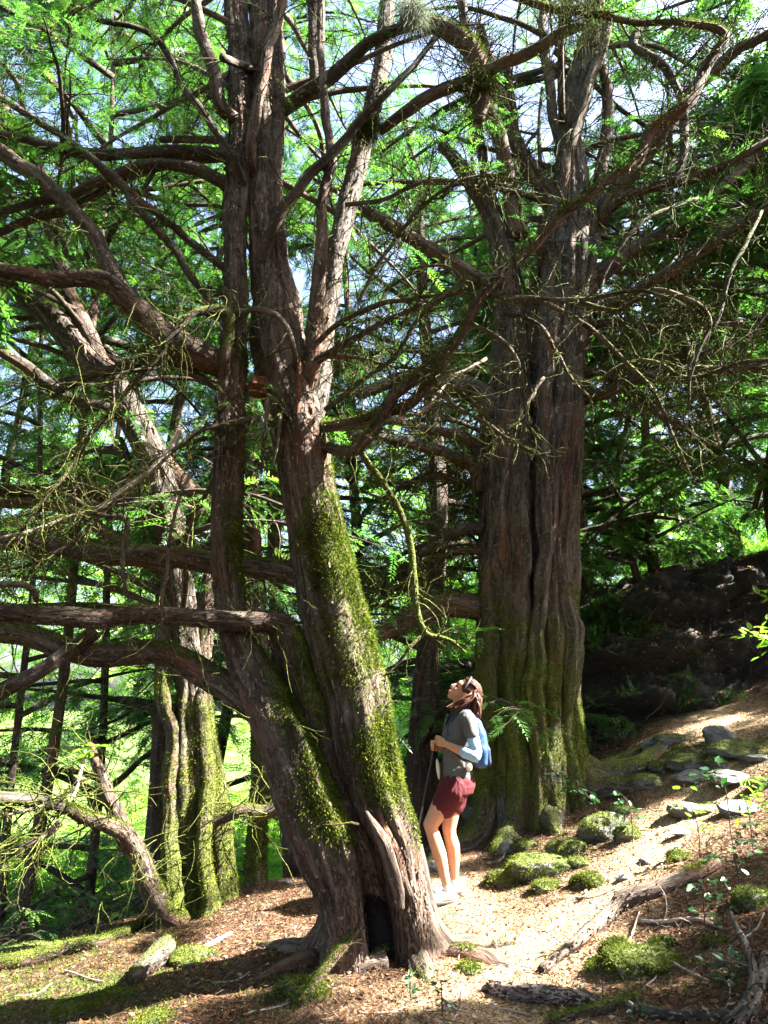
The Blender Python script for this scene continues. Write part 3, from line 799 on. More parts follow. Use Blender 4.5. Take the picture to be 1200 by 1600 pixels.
stem(A, S2, 8, mfn=mossA, tuft=17000, fl=7000, seg=72)
S3 = [(592, 1540, 5.5, 44), (590, 1400, 5.42, 46), (570, 1320, 5.3, 50), (546, 1250, 5.18, 46), (518, 1180, 5.05, 40), (492, 1110, 5.0, 36), (470, 1050, 4.95, 32), (450, 1000, 4.9, 28), (432, 972, 4.88, 20)]
stem(A, S3, 12, mfn=mossA, tuft=5000, fl=3000, seg=56)
# buttress roots
gA = G(592, 1490)[0]
for k, (az, ln, r0) in enumerate([(-.35, .75, .11), (.25, .7, .10), (-1.1, .55, .10), (-1.9, .5, .09), (-2.7, .7, .10), (2.9, .8, .10), (1.6, .6, .1)]):
    ground_root(A, gA[0] + (.14 if math.cos(az) > 0 else -.14), gA[1] + .08, az, ln * .95, r0 * .9, .18, moss=.05, seed=20 + k, tuft=500, rise=.6)
ground_root(A, gA[0] + .05, gA[1] - .2, RAD(200), .35, .06, .05, moss=.1, seed=44, tuft=200, rise=.02)
# splintered old wood above the hollow
for k, (pts, nm) in enumerate([([(624, 1420, 5.0, 9), (606, 1360, 4.93, 13), (588, 1305, 4.86, 11), (572, 1268, 4.80, 3)], "broken_snag"), ([(640, 1400, 5.02, 8), (622, 1340, 4.96, 9), (602, 1292, 4.90, 7), (592, 1262, 4.86, 2)], "broken_snag")]):
    o, R = limb(A, pts, nm, seg=18, step=.025, twigs=0, rough=.25, flute=.2, seed=31 + k, fine=.004, moss=.2, tuft=500)
# near-black filler between the stems, coloured to stand in for the hollow's shade
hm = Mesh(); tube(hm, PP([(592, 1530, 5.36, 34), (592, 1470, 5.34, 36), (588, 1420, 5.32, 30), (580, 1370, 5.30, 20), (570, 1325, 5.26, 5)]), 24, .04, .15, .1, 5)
M['hollow_shade'] = plain("hollow_shade_black", (.007, .006, .007), .9, .15, .5, 30, .5)
hm.build("hollow", M['hollow_shade'], A)
# the orange saw cut / burr
bm = Mesh(); tube(bm, PP([(438, 612, 4.98, 22), (418, 608, 4.92, 20), (400, 604, 4.87, 17), (392, 603, 4.86, 15), (390, 602, 4.855, 6)]), 40, .006, .22, .25, 3, fine=.005, moss=-.5)
bm.build("sawn_stub", M['hole'], A)['label'] = "orange-red sawn stub between the two stems"
# bare orange stripe of inner wood
bm = Mesh(); tube(bm, PP([(467, 560, 4.80, 3), (467, 600, 4.80, 6), (465, 640, 4.79, 5), (463, 670, 4.79, 2)]), 10, .02, .1, .1, 3); bm.build("bare_wood", M['hole'], A)

T = []   # traced limbs of tree A: points, kwargs
def L(pts, **k): T.append((pts, k))
L([(-60, 950, 4.3, 17), (60, 955, 4.4, 17), (150, 965, 4.5, 18), (250, 962, 4.6, 17), (350, 965, 4.72, 17), (425, 968, 4.8, 19), (455, 985, 4.9, 20)], moss=.0, tuft=900, fl=900, twigs=10, seg=28, mossup=.55)
L([(-60, 845, 5.1, 16), (60, 852, 5.15, 17), (150, 862, 5.2, 18), (250, 868, 5.2, 19), (330, 878, 5.15, 20), (400, 886, 5.1, 20), (480, 905, 5.0, 22)], moss=.0, tuft=1500, fl=900, twigs=12, seg=28, mossup=.8)
L([(-60, 980, 5.0, 19), (40, 992, 5.0, 20), (110, 1012, 5.0, 20), (180, 1020, 5.0, 22), (260, 1022, 5.0, 22), (320, 1050, 5.0, 25), (370, 1090, 4.95, 25), (420, 1130, 4.9, 26)], moss=.1, tuft=2500, fl=600, twigs=8, seg=28, mossup=.7)
L([(150, 985, 4.95, 13), (110, 1010, 4.9, 13), (60, 1045, 4.8, 13), (-20, 1085, 4.7, 14), (-80, 1110, 4.6, 14)], moss=.0, twigs=4, seg=20)
L([(350, 572, 4.88, 24), (300, 548, 4.8, 25), (250, 515, 4.75, 24), (205, 475, 4.7, 21), (165, 442, 4.65, 18), (130, 434, 4.6, 15), (80, 431, 4.5, 14), (20, 422, 4.45, 14), (-60, 412, 4.4, 13)], fl=700, seg=28, twigs=6, mossup=.3)
L([(330, 560, 4.85, 14), (270, 520, 4.8, 14), (220, 480, 4.8, 14), (190, 450, 4.8, 14), (165, 410, 4.8, 14), (140, 360, 4.8, 13), (100, 315, 4.8, 13), (60, 278, 4.8, 13), (0, 235, 4.8, 13), (-60, 205, 4.8, 12)], seg=20, twigs=6, mossup=.1)
L([(356, 250, 5, 11), (300, 236, 4.95, 11), (200, 238, 4.9, 10), (100, 236, 4.9, 10), (20, 215, 4.9, 8), (-50, 195, 4.9, 7)], mat='bark_far', leafy=.5)
L([(356, 290, 5, 12), (290, 264, 4.95, 11), (230, 262, 4.9, 9), (150, 288, 4.9, 9), (80, 310, 4.9, 8), (-40, 345, 4.9, 7)], mat='bark_far', leafy=.5)
L([(350, 245, 5, 8), (280, 252, 5, 8), (200, 278, 5, 8), (110, 325, 5, 8), (-30, 372, 5, 7)], mat='bark_far')
L([(352, 425, 4.9, 7), (282, 362, 4.85, 7), (226, 320, 4.8, 7), (190, 290, 4.8, 8), (140, 245, 4.7, 7), (100, 212, 4.7, 6), (50, 180, 4.7, 6), (-40, 130, 4.6, 5)], mat='bark_far', leafy=.6)
L([(325, 490, 4.85, 6), (298, 425, 4.85, 7), (270, 385, 4.85, 7), (235, 345, 4.8, 7), (192, 292, 4.8, 6)], mat='bark_far')
L([(376, 320, 4.85, 7), (368, 260, 4.8, 7), (350, 225, 4.75, 7), (325, 185, 4.7, 7), (290, 140, 4.7, 6), (265, 85, 4.7, 6), (225, 50, 4.6, 5), (150, 30, 4.5, 4)], mat='bark_far', leafy=.7)
L([(376, 200, 4.9, 10), (350, 170, 4.85, 12), (330, 110, 4.8, 11), (310, 50, 4.8, 11), (298, -40, 4.8, 9)])
L([(382, 300, 4.85, 9), (392, 235, 4.8, 10), (402, 172, 4.8, 10), (416, 85, 4.8, 10), (436, 20, 4.8, 9), (450, -50, 4.8, 8)])
L([(482, 640, 4.92, 17), (484, 575, 4.88, 17), (491, 500, 4.85, 15), (500, 425, 4.8, 13), (501, 350, 4.8, 11), (503, 312, 4.78, 10), (515, 270, 4.75, 9), (520, 250, 4.74, 9), (515, 210, 4.72, 8), (506, 165, 4.7, 8), (502, 90, 4.7, 7), (500, -40, 4.7, 7)], seg=24, fl=500, mossup=.1)
L([(478, 690, 4.97, 18), (490, 645, 5.02, 21), (500, 600, 5.08, 22), (506, 540, 5.12, 20), (516, 440, 5.15, 19), (530, 370, 5.2, 18), (550, 290, 5.25, 18), (570, 215, 5.3, 18), (590, 140, 5.3, 17), (602, 60, 5.35, 15), (606, -60, 5.4, 12)], mat='bark_grey', seg=28, fl=700)
L([(448, 175, 5.0, 15), (475, 152, 4.95, 14), (510, 128, 4.9, 13), (545, 95, 4.85, 12), (575, 65, 4.8, 11), (615, 48, 4.8, 10), (660, 35, 4.8, 10)], mat='bark_far')
L([(380, 445, 4.85, 11), (415, 378, 4.8, 11), (450, 322, 4.75, 10), (488, 272, 4.7, 9), (530, 222, 4.7, 9), (560, 188, 4.65, 8), (600, 152, 4.6, 7), (640, 110, 4.6, 6), (680, 60, 4.6, 5)], mat='bark_far')
L([(595, 205, 4.9, 9), (660, 155, 4.85, 11), (730, 128, 4.8, 10), (790, 100, 4.75, 11), (850, 68, 4.7, 11), (912, 38, 4.65, 8)], label=None)
L([(492, 130, 4.95, 9), (490, 80, 4.95, 10), (488, 20, 4.95, 10), (486, -60, 4.95, 10)], mat='bark_far')
# long arching limb crossing in front of the second tree
L([(490, 690, 4.95, 9), (528, 704, 4.75, 11), (552, 700, 4.6, 13), (562, 686, 4.55, 14), (578, 664, 4.5, 14), (605, 632, 4.45, 13), (650, 592, 4.4, 12), (700, 540, 4.35, 12), (760, 452, 4.3, 11), (830, 392, 4.3, 10), (880, 342, 4.3, 10), (950, 280, 4.3, 10), (1005, 228, 4.3, 12), (1060, 172, 4.3, 14), (1100, 112, 4.3, 12), (1124, 66, 4.3, 10), (1108, 42, 4.3, 8), (1060, 40, 4.3, 7), (1000, 40, 4.35, 7), (930, 24, 4.4, 8), (870, 14, 4.5, 8), (790, -10, 4.6, 8)], seg=22, tuft=6000, twigs=34, tl=.5, moss=.3, mossup=.55, fl=300, tr=.004, thin=.72, wig=.06)
L([(505, 668, 4.85, 10), (545, 662, 4.75, 11), (590, 652, 4.6, 10), (640, 632, 4.45, 9), (672, 600, 4.4, 7), (700, 565, 4.35, 5)], moss=.25, mossup=.6, tuft=1600, twigs=6, seg=18)
L([(640, 30, 4.9, 12), (680, 40, 4.85, 16), (720, 65, 4.8, 18), (745, 100, 4.8, 18), (755, 150, 4.8, 15), (748, 190, 4.8, 8)], moss=.4, tuft=3500, twigs=10, seg=20, mossup=.4)
# radiating thin limbs in the middle
L([(492, 565, 4.85, 8), (540, 535, 4.7, 6), (600, 500, 4.6, 5), (660, 475, 4.5, 4)], twigs=8)
L([(492, 540, 4.85, 6), (530, 505, 4.75, 5), (590, 480, 4.6, 5), (650, 470, 4.5, 4), (720, 462, 4.4, 4), (800, 465, 4.35, 5), (850, 472, 4.3, 5), (900, 500, 4.3, 5), (960, 545, 4.25, 4), (1010, 600, 4.2, 4), (1045, 670, 4.2, 3), (1080, 745, 4.2, 2)], moss=.45, tuft=3500, twigs=12, tl=.4, mossup=.5)
L([(500, 555, 4.85, 6), (560, 560, 4.7, 4), (620, 575, 4.6, 3), (680, 575, 4.5, 2)], twigs=8)
L([(730, 500, 4.35, 4), (770, 525, 4.3, 4), (800, 560, 4.3, 4), (815, 610, 4.3, 4), (818, 690, 4.3, 2)], moss=.3, tuft=600, twigs=5, tl=.25)
L([(785, 490, 4.35, 4), (840, 505, 4.35, 4), (870, 550, 4.35, 4), (900, 600, 4.35, 3), (925, 622, 4.35, 2)], moss=.3, tuft=500, twigs=5, tl=.25)
L([(675, 612, 4.4, 4), (720, 635, 4.35, 3), (770, 665, 4.3, 3), (830, 712, 4.3, 2)], moss=.2, tuft=300, twigs=4, tl=.25)
L([(900, 470, 4.3, 5), (960, 485, 4.2, 4), (1020, 452, 4.1, 4), (1090, 470, 4.0, 4), (1112, 500, 4.0, 4), (1095, 545, 4.0, 3), (1075, 600, 4.0, 3)], moss=.45, tuft=1400, twigs=4, tl=.3)
L([(508, 640, 4.8, 5), (560, 600, 4.65, 4), (610, 560, 4.5, 4), (650, 500, 4.45, 4), (712, 452, 4.4, 5), (716, 430, 4.4, 4), (690, 415, 4.4, 3), (640, 420, 4.4, 2)], moss=.45, tuft=1500, twigs=6, tl=.35, mat='bark_grey')
L([(790, 470, 4.3, 4), (850, 462, 4.2, 4), (930, 470, 4.1, 4), (1000, 455, 4.0, 3), (1060, 470, 4.0, 3), (1110, 520, 4.0, 2)], moss=.4, tuft=1200, twigs=4, tl=.35, mat='bark_grey')
L([(930, 600, 4.4, 3), (1000, 560, 4.3, 4), (1080, 590, 4.2, 4), (1160, 565, 4.1, 4), (1230, 560, 4.0, 3)], moss=.4, tuft=1200, twigs=5, tl=.4, mat='bark_grey')
L([(760, 560, 4.6, 3), (700, 600, 4.5, 4), (660, 640, 4.45, 4), (610, 655, 4.4, 3)], moss=.3, tuft=500, twigs=6, tl=.3, mat='deadwood')
L([(1190, 330, 4.2, 3), (1150, 420, 4.1, 4), (1120, 500, 4.1, 4), (1085, 560, 4.1, 3), (1075, 640, 4.1, 2)], moss=.5, tuft=1200, twigs=3, tl=.3, mat='bark_grey')
L([(1090, 310, 4.5, 3), (1010, 345, 4.4, 4), (960, 400, 4.4, 3), (930, 480, 4.4, 2)], moss=.4, tuft=600, twigs=4, tl=.3, mat='bark_grey')
L([(560, 470, 4.9, 4), (600, 400, 4.8, 4), (650, 330, 4.7, 4), (700, 290, 4.6, 3), (770, 270, 4.6, 2)], moss=.2, tuft=400, twigs=14, tl=.5)
L([(540, 320, 4.9, 4), (600, 310, 4.8, 4), (660, 285, 4.7, 4), (730, 280, 4.6, 3), (800, 290, 4.6, 2)], moss=.4, tuft=900, twigs=8, tl=.4, mat='bark_grey')
# mossy drooping branch
L([(560, 700, 4.6, 5), (580, 728, 4.62, 7), (600, 752, 4.63, 6), (622, 792, 4.65, 6), (638, 840, 4.65, 6), (645, 900, 4.65, 6), (652, 950, 4.65, 6), (664, 990, 4.65, 5), (685, 996, 4.65, 4), (706, 1002, 4.65, 3), (728, 1020, 4.65, 2)], moss=.75, tuft=3500, twigs=6, tl=.2, name="limb")
L([(664, 990, 4.65, 4), (645, 1005, 4.6, 3), (625, 1030, 4.6, 3), (602, 1055, 4.6, 2)], moss=.6, tuft=500, twigs=1, tl=.15)
L([(850, 590, 4.6, 3), (800, 665, 4.6, 3), (760, 700, 4.7, 2)], moss=.2, twigs=2, tl=.2)
# drooping thin branches on the left
L([(352, 560, 4.7, 10), (345, 590, 4.68, 9)], moss=.3, twigs=0, seg=12)
L([(346, 600, 4.7, 9), (352, 560, 4.68, 10), (360, 525, 4.68, 9), (350, 492, 4.66, 12), (322, 488, 4.6, 9), (300, 495, 4.55, 7), (268, 530, 4.5, 6), (240, 568, 4.5, 6), (205, 605, 4.5, 5), (160, 655, 4.4, 5), (115, 720, 4.4, 4), (60, 790, 4.3, 3), (20, 850, 4.3, 2)], moss=.55, tuft=2500, twigs=18, tl=.45)
L([(360, 488, 4.66, 6), (400, 482, 4.6, 5), (440, 500, 4.6, 5), (462, 550, 4.65, 5), (470, 590, 4.75, 4)], moss=.2, twigs=3, tl=.3)
L([(285, 670, 4.7, 5), (262, 705, 4.65, 6), (238, 728, 4.6, 6), (215, 748, 4.6, 6), (180, 780, 4.55, 5), (140, 800, 4.5, 5), (95, 812, 4.5, 4), (40, 830, 4.4, 4), (-20, 845, 4.4, 3)], moss=-.1, mossup=.2, mat='deadwood', twigs=16, tl=.4)
L([(182, 783, 4.55, 4), (150, 810, 4.5, 4), (110, 850, 4.45, 4), (50, 880, 4.4, 3), (0, 892, 4.4, 2)], moss=.1, twigs=8, tl=.3)
L([(478, 660, 4.78, 6), (420, 655, 4.7, 6), (370, 657, 4.66, 7), (320, 668, 4.6, 5), (290, 690, 4.6, 4), (270, 705, 4.6, 3)], moss=.2, twigs=8, tl=.3)
L([(455, 660, 4.7, 5), (440, 640, 4.68, 5), (424, 620, 4.66, 6), (418, 650, 4.64, 5), (413, 690, 4.64, 4), (408, 740, 4.64, 2)], moss=.45, tuft=600, twigs=3, tl=.2)
L([(424, 622, 4.66, 4), (436, 650, 4.64, 4), (434, 690, 4.64, 3), (425, 730, 4.64, 2)], moss=.4, tuft=300, twigs=2, tl=.15)
L([(345, 615, 4.75, 7), (260, 560, 4.8, 8), (200, 575, 4.8, 9), (130, 590, 4.8, 9), (90, 612, 4.8, 8)], mat='bark_far', moss=.1, twigs=8)
L([(300, 740, 4.5, 3), (280, 780, 4.5, 3), (262, 840, 4.5, 3), (252, 920, 4.5, 3), (254, 985, 4.5, 2)], moss=.2, tuft=400, twigs=3, tl=.15)
L([(250, 575, 4.5, 3), (180, 590, 4.4, 3), (180, 650, 4.4, 2), (178, 690, 4.4, 2)], moss=.1, twigs=2, tl=.2)
L([(100, 770, 4.5, 3), (150, 800, 4.5, 4), (196, 812, 4.5, 5), (195, 870, 4.5, 4), (196, 925, 4.5, 3)], moss=.1, twigs=3, tl=.2)
L([(-40, 925, 4.2, 5), (20, 908, 4.2, 6), (48, 915, 4.25, 6), (58, 940, 4.3, 5)], moss=-.1, twigs=2, tl=.2)
L([(560, 1288, 4.66, 2), (500, 1290, 4.6, 1.5)], twigs=0)
def axis_px(S, py): a = sorted((q[1], q[0], q[2]) for q in S); return np.interp(py, [q[0] for q in a], [q[1] for q in a]), np.interp(py, [q[0] for q in a], [q[2] for q in a])
for k, (pts, kw) in enumerate(T):
    kw.setdefault('seed', 50 + k)
    for e in (0, -1):                                        # seat the joint of each limb inside the stem it grows from
        q = pts[e]
        for S in (S1, S2):
            ax, aY = axis_px(S, q[1])
            if abs(ax - q[0]) < 48 and abs(q[2] - aY) < .3:
                pts[e] = (q[0] * .5 + ax * .5, q[1], aY + .02, q[3]); break
    limb(A, pts, **kw)

# procedural leafy boughs high on tree A
lfA = Mesh()
for k in range(34):
    Ya = rng.uniform(5.1, 5.6); py = rng.uniform(-420, 260); px = 400 + rng.normal() * 20
    p0 = P(px, py, 5.1)[0]
    az = rng.uniform(0, TAU)
    B = bough_pts(p0, az, rng.uniform(.1, .7), rng.uniform(1.8, 3.6), .6, .03)
    bmh = Mesh(); RB, *_ = tube(bmh, B, 6, .12, 0, .08, k); 
    if p0[2] < 7.0 and math.sin(az) < .2 and abs(math.cos(az)) < .7: pass
    dress(bmh, lfA, RB, 1.0, .8, .19, .35, .09, SPR, 3, leafy=1.0)
    bmh.build("bough", M['bark'], A)
lfA.build("crown", M['yew'], A, shade=False)

# ------------------------------------------------------------------ the great upright tree behind the person
b2 = G(835, 1262)[0]
D = 8.5
B_ = thing("yew_tree", "great upright yew with a broad fluted trunk and a mossy foot behind the person", "yew tree", P(835, 1255, D)[0])
def mossB(V, Dn): return .38 * smooth(5.2, 1.2, V[:, 2]) + .14 * smooth(4.5, 3, V[:, 2])
stem(B_, [(783, 1330, D, 44), (785, 1260, D, 42), (786, 1180, D, 41), (788, 1090, D, 42), (790, 1000, D, 44), (795, 900, D, 42), (793, 800, D, 40), (795, 700, D, 37), (800, 610, D, 32), (800, 520, D, 27), (794, 440, D, 20), (784, 375, D, 18), (765, 330, D, 15), (742, 292, D, 13), (722, 262, D, 10), (690, 225, D, 7)], 61, mfn=mossB, tuft=9000, fl=3500, mat='bark_grey', step=.05, flute=.42, seg=88, ts=.03, flen=.08, fine=.024, rough=.16)
stem(B_, [(868, 1300, D - .2, 50), (866, 1240, D - .2, 48), (864, 1170, D - .15, 46), (860, 1100, D - .1, 44), (862, 1000, D - .1, 43), (864, 900, D - .1, 40), (866, 800, D - .1, 39), (872, 700, D - .1, 38), (880, 610, D - .1, 38), (884, 520, D - .1, 38), (888, 440, D - .1, 42), (890, 380, D, 42), (893, 330, D, 36), (890, 270, D, 26), (888, 200, D, 20), (905, 120, D, 16), (925, 50, D, 13), (940, -60, D, 9)], 67, mfn=mossB, tuft=9000, fl=4500, mat='bark_grey', step=.05, flute=.40, seg=96, ts=.03, flen=.08, fine=.024, rough=.16)
stem(B_, [(885, 1230, D + .1, 36), (884, 1150, D + .1, 30), (882, 1060, D + .1, 26), (878, 960, D + .1, 26), (882, 860, D + .1, 26), (888, 740, D, 22), (892, 640, D, 22), (898, 520, D, 22), (906, 430, D, 20), (925, 360, D, 16)], 71, mfn=mossB, tuft=4000, fl=1500, mat='bark_grey', step=.06, seg=48, ts=.03, flen=.08, fine=.012)
for k_, rib in enumerate([[(812, 1310, D - .3, 26), (812, 1200, D - .28, 20), (806, 1080, D - .25, 17), (812, 950, D - .2, 20), (806, 820, D - .2, 15), (814, 680, D - .15, 17), (818, 560, D - .1, 10)],
                          [(846, 1300, D - .45, 24), (848, 1200, D - .4, 17), (838, 1080, D - .38, 20), (846, 950, D - .32, 13), (852, 800, D - .3, 18), (850, 650, D - .3, 13), (862, 480, D - .28, 17), (868, 380, D - .2, 12)],
                          [(890, 1240, D - .3, 24), (884, 1130, D - .3, 15), (890, 1000, D - .28, 19), (882, 860, D - .3, 12), (896, 720, D - .3, 16), (900, 560, D - .28, 13), (912, 440, D - .25, 14), (930, 370, D - .2, 9)],
                          [(765, 1310, D - .1, 24), (758, 1200, D - .1, 16), (764, 1060, D - .1, 19), (762, 920, D - .1, 14), (770, 780, D, 17), (766, 660, D, 12)]]):
    stem(B_, rib, 110 + k_, mfn=mossB, tuft=1500, fl=500, mat='bark_grey', step=.05, seg=36, ts=.03, flen=.07, fine=.016, rough=.2, flute=.4, wig=.06)
stem(B_, [(828, 1300, D + .1, 40), (826, 1150, D + .15, 36), (828, 1000, D + .15, 32), (834, 850, D + .15, 30), (840, 700, D + .15, 30), (842, 560, D + .15, 28), (845, 470, D + .15, 22)], 73, mfn=mossB, tuft=1500, fl=2500, mat='bark', step=.06, seg=48, flen=.08, fine=.012)
gB = P(830, 1285, D)[0]
for k, (dx, az, ln, r0) in enumerate([(.42, -.15, 1.5, .16), (.40, -.7, .9, .17), (.12, -1.5, .8, .18), (-.2, -1.7, .7, .17), (-.35, -2.5, .9, .16), (.4, .5, 1.2, .15), (-.35, 2.8, .9, .15)]):
    ground_root(B_, gB[0] + dx, gB[1] - .05, az, ln, r0, .2, 'bark_grey', .3, 1200, 80 + k, .28)
T = []
L([(925, 440, D, 17), (962, 410, D, 14), (1000, 385, D, 13), (1060, 350, D, 12), (1110, 310, D, 10), (1160, 260, D, 9), (1230, 195, D, 8)], leafy=.5, ls=.24)
L([(925, 487, D, 14), (980, 465, D - .2, 13), (1040, 430, D - .4, 12), (1110, 385, D - .6, 10), (1170, 345, D - .8, 9), (1240, 300, D - 1, 8)], leafy=.5, ls=.24)
L([(930, 345, D, 13), (970, 312, D - .2, 11), (1025, 290, D - .3, 10), (1060, 282, D - .5, 10), (1110, 268, D - .7, 9), (1160, 243, D - .9, 8), (1230, 205, D - 1, 7)], leafy=.6, ls=.24)
L([(935, 350, D, 15), (962, 300, D - .2, 15), (1013, 240, D - .4, 14), (1060, 172, D - .6, 13), (1100, 125, D - .8, 12), (1150, 82, D - 1, 10), (1230, 38, D - 1.2, 9)], leafy=.5, ls=.24)
L([(915, 622, D, 12), (955, 612, D - .3, 11), (1000, 592, D - .6, 10), (1060, 580, D - .9, 8), (1130, 575, D - 1.1, 8), (1230, 576, D - 1.3, 7)], mossup=.6, twigs=20, tl=.8)
L([(918, 510, D, 8), (965, 503, D - .2, 7), (1020, 512, D - .5, 7), (1080, 510, D - .8, 6), (1160, 505, D - 1, 5)], twigs=18, tl=.8)
L([(905, 590, D, 8), (950, 585, D - .2, 7), (1020, 640, D - .5, 6), (1100, 690, D - .8, 4)], twigs=18, tl=.8)
L([(775, 650, D, 27), (742, 615, D, 22), (700, 602, D - .1, 19), (650, 592, D - .2, 15), (600, 600, D - .3, 12), (560, 618, D - .4, 10)], mat='bark_grey', twigs=10, tl=.8, seg=22)
L([(752, 770, D, 18), (750, 730, D, 16), (742, 695, D, 13), (722, 680, D - .1, 10), (690, 675, D - .2, 8), (630, 662, D - .4, 7), (600, 650, D - .5, 5)], twigs=8, tl=.6, fl=300)
L([(752, 735, D, 16), (715, 715, D - .1, 12), (650, 695, D - .3, 11), (600, 682, D - .5, 9), (540, 678, D - .7, 7)], mat='bark_grey', twigs=10, tl=.8)
L([(765, 950, D, 26), (735, 948, D, 23), (690, 946, D - .1, 21), (645, 962, D - .2, 19), (600, 985, D - .3, 16), (565, 1000, D - .4, 13), (520, 1010, D - .5, 10)], mat='bark', moss=.15, mossup=.5, twigs=10, tl=.7, tuft=900, seg=22)
L([(760, 760, D, 9), (720, 752, D, 8), (670, 745, D, 7), (620, 765, D, 5)], twigs=14, tl=.9)
L([(755, 825, D, 14), (720, 830, D, 11), (680, 850, D, 9), (630, 890, D, 7), (570, 930, D, 5)], mat='bark_grey', twigs=14, tl=.9)
L([(758, 860, D, 8), (720, 862, D, 7), (660, 885, D, 5), (600, 915, D, 4)], twigs=14, tl=.9)
L([(870, 345, D, 14), (845, 300, D, 12), (820, 262, D, 11), (800, 215, D, 10), (788, 170, D, 9), (770, 110, D, 8), (750, 40, D, 7)], leafy=.5, ls=.22)
L([(812, 370, D - .1, 16), (800, 322, D - .1, 14), (790, 255, D - .2, 13), (776, 200, D - .3, 13), (750, 140, D - .4, 12), (735, 80, D - .5, 10), (720, 0, D - .6, 8)], leafy=.4, ls=.22)
L([(885, 330, D, 16), (868, 310, D, 14), (838, 270, D, 12), (812, 230, D, 10), (800, 180, D, 8), (790, 90, D, 7)], leafy=.5, ls=.22)
L([(920, 320, D, 12), (908, 270, D, 10), (880, 235, D, 10), (866, 190, D, 9), (856, 130, D, 9), (848, 60, D, 8), (850, -30, D, 6)], leafy=.5, ls=.22)
L([(930, 330, D, 13), (940, 260, D, 11), (950, 190, D, 10), (945, 120, D, 9), (925, 60, D, 8), (915, -20, D, 6)], leafy=.4, ls=.22)
L([(885, 330, D - .2, 14), (882, 280, D - .2, 12), (900, 200, D - .2, 11), (925, 120, D - .2, 10), (945, 60, D - .2, 9), (960, -30, D - .2, 7)], leafy=.5, ls=.22)
L([(785, 385, D, 12), (775, 330, D, 10), (758, 270, D, 10), (748, 200, D, 9), (745, 130, D, 8), (750, 40, D, 7)], mat='bark_grey')
L([(745, 440, D, 16), (700, 405, D - .1, 15), (655, 380, D - .2, 13), (600, 345, D - .3, 12), (565, 325, D - .4, 9), (530, 300, D - .5, 6), (490, 280, D - .6, 3)], mat='bark_grey', moss=.2, mossup=.4, seg=20)
L([(790, 440, D, 12), (745, 440, D, 16)], mat='bark_grey', twigs=0)
L([(1000, 42, D - 1, 6), (990, 70, D - 1, 8), (1030, 100, D - 1, 8), (1055, 125, D - 1, 7), (1068, 180, D - 1, 8), (1066, 250, D - 1, 7), (1050, 285, D - 1, 6)], mat='bark_far')
for k, (pts, kw) in enumerate(T):
    kw.setdefault('seed', 150 + k); kw.setdefault('tr', .007); kw.setdefault('tl', .7); kw.setdefault('twigs', 10); kw.setdefault('wig', .03)
    limb(B_, pts, step=.08, **kw)
# darker split running up the trunk
lfB = Mesh()
for k in range(46):
    py = rng.uniform(-260, 480); p0 = P(880 + rng.normal() * 14, py, D)[0]
    Bp = bough_pts(p0, rng.uniform(0, TAU), rng.uniform(.0, .6), rng.uniform(2.4, 4.6), .6, .045)
    bmh = Mesh(); RB, *_ = tube(bmh, Bp, 6, .16, 0, .08, k)
    dress(bmh, lfB, RB, 1.0, 1.1, .28, .25, .11, SPR, 3, twr=.007)
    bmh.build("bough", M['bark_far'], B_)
lfB.build("crown", M['yew'], B_, shade=False)

# ------------------------------------------------------------------ the mossy tree on the left
C_ = thing("yew_tree", "moss-draped yew on the left whose low limb forks away above the slope", "yew tree", P(305, 1450, 7.1)[0])
def mossC(V, Dn): return .45 * smooth(3.0, 1.2, V[:, 2]) 
E = 7.2
stem(C_, [(305, 1480, E - .1, 40), (303, 1430, E - .1, 30), (300, 1360, E, 28), (299, 1280, E, 28), (298, 1200, E, 29), (297, 1120, E, 30), (294, 1040, E, 28), (288, 960, E, 26), (280, 880, E, 25), (268, 800, E, 26), (245, 730, E, 28), (215, 660, E, 29), (180, 605, E, 29), (140, 560, E, 28), (95, 510, E, 26), (50, 470, E, 22), (0, 440, E, 17), (-60, 410, E, 14)], 91, mfn=mossC, tuft=16000, fl=2500, seg=48, step=.05, mat='bark_grey', ts=.022, flen=.07, thin=.78)
stem(C_, [(345, 1470, E + .3, 30), (342, 1400, E + .3, 26), (338, 1320, E + .3, 22), (332, 1220, E + .3, 18), (320, 1120, E + .3, 16), (318, 1020, E + .3, 14), (330, 900, E + .3, 12)], 95, mfn=mossC, tuft=3000, fl=800, seg=36, step=.06, ts=.03)
stem(C_, [(268, 1470, E - .3, 18), (272, 1400, E - .25, 14), (264, 1300, E - .2, 12), (270, 1180, E - .15, 11), (258, 1060, E - .1, 11), (262, 920, E, 10), (246, 800, E, 8)], 97, mfn=mossC, tuft=2500, fl=400, seg=30, step=.05, ts=.019, mat='bark_grey', wig=.06)
stem(C_, [(322, 1470, E - .25, 20), (326, 1410, E - .2, 15), (318, 1330, E - .15, 12), (328, 1230, E - .1, 11), (316, 1120, E - .05, 10), (312, 1040, E, 9)], 98, mfn=mossC, tuft=3000, fl=400, seg=30, step=.05, ts=.019, wig=.06)
T = []
L([(170, 590, E, 15), (150, 545, E, 16), (130, 505, E, 15), (105, 455, E, 15), (92, 400, E, 17), (82, 350, E, 18), (68, 300, E, 18), (45, 250, E, 17), (10, 190, E, 15), (-30, 100, E, 12)], leafy=.3, ls=.22)
L([(240, 700, E, 18), (270, 740, E + .1, 20), (300, 775, E + .2, 18), (325, 810, E + .3, 12)], moss=.1, tuft=500)
L([(220, 665, E, 14), (175, 640, E - .1, 12), (110, 625, E - .2, 11), (50, 580, E - .3, 11), (-30, 530, E - .4, 10)], mat='bark_far')
L([(270, 800, E, 14), (200, 780, E, 15), (120, 765, E, 15), (60, 770, E, 13), (-40, 765, E, 11)], mat='bark_far', moss=.1, mossup=.6, tuft=500)
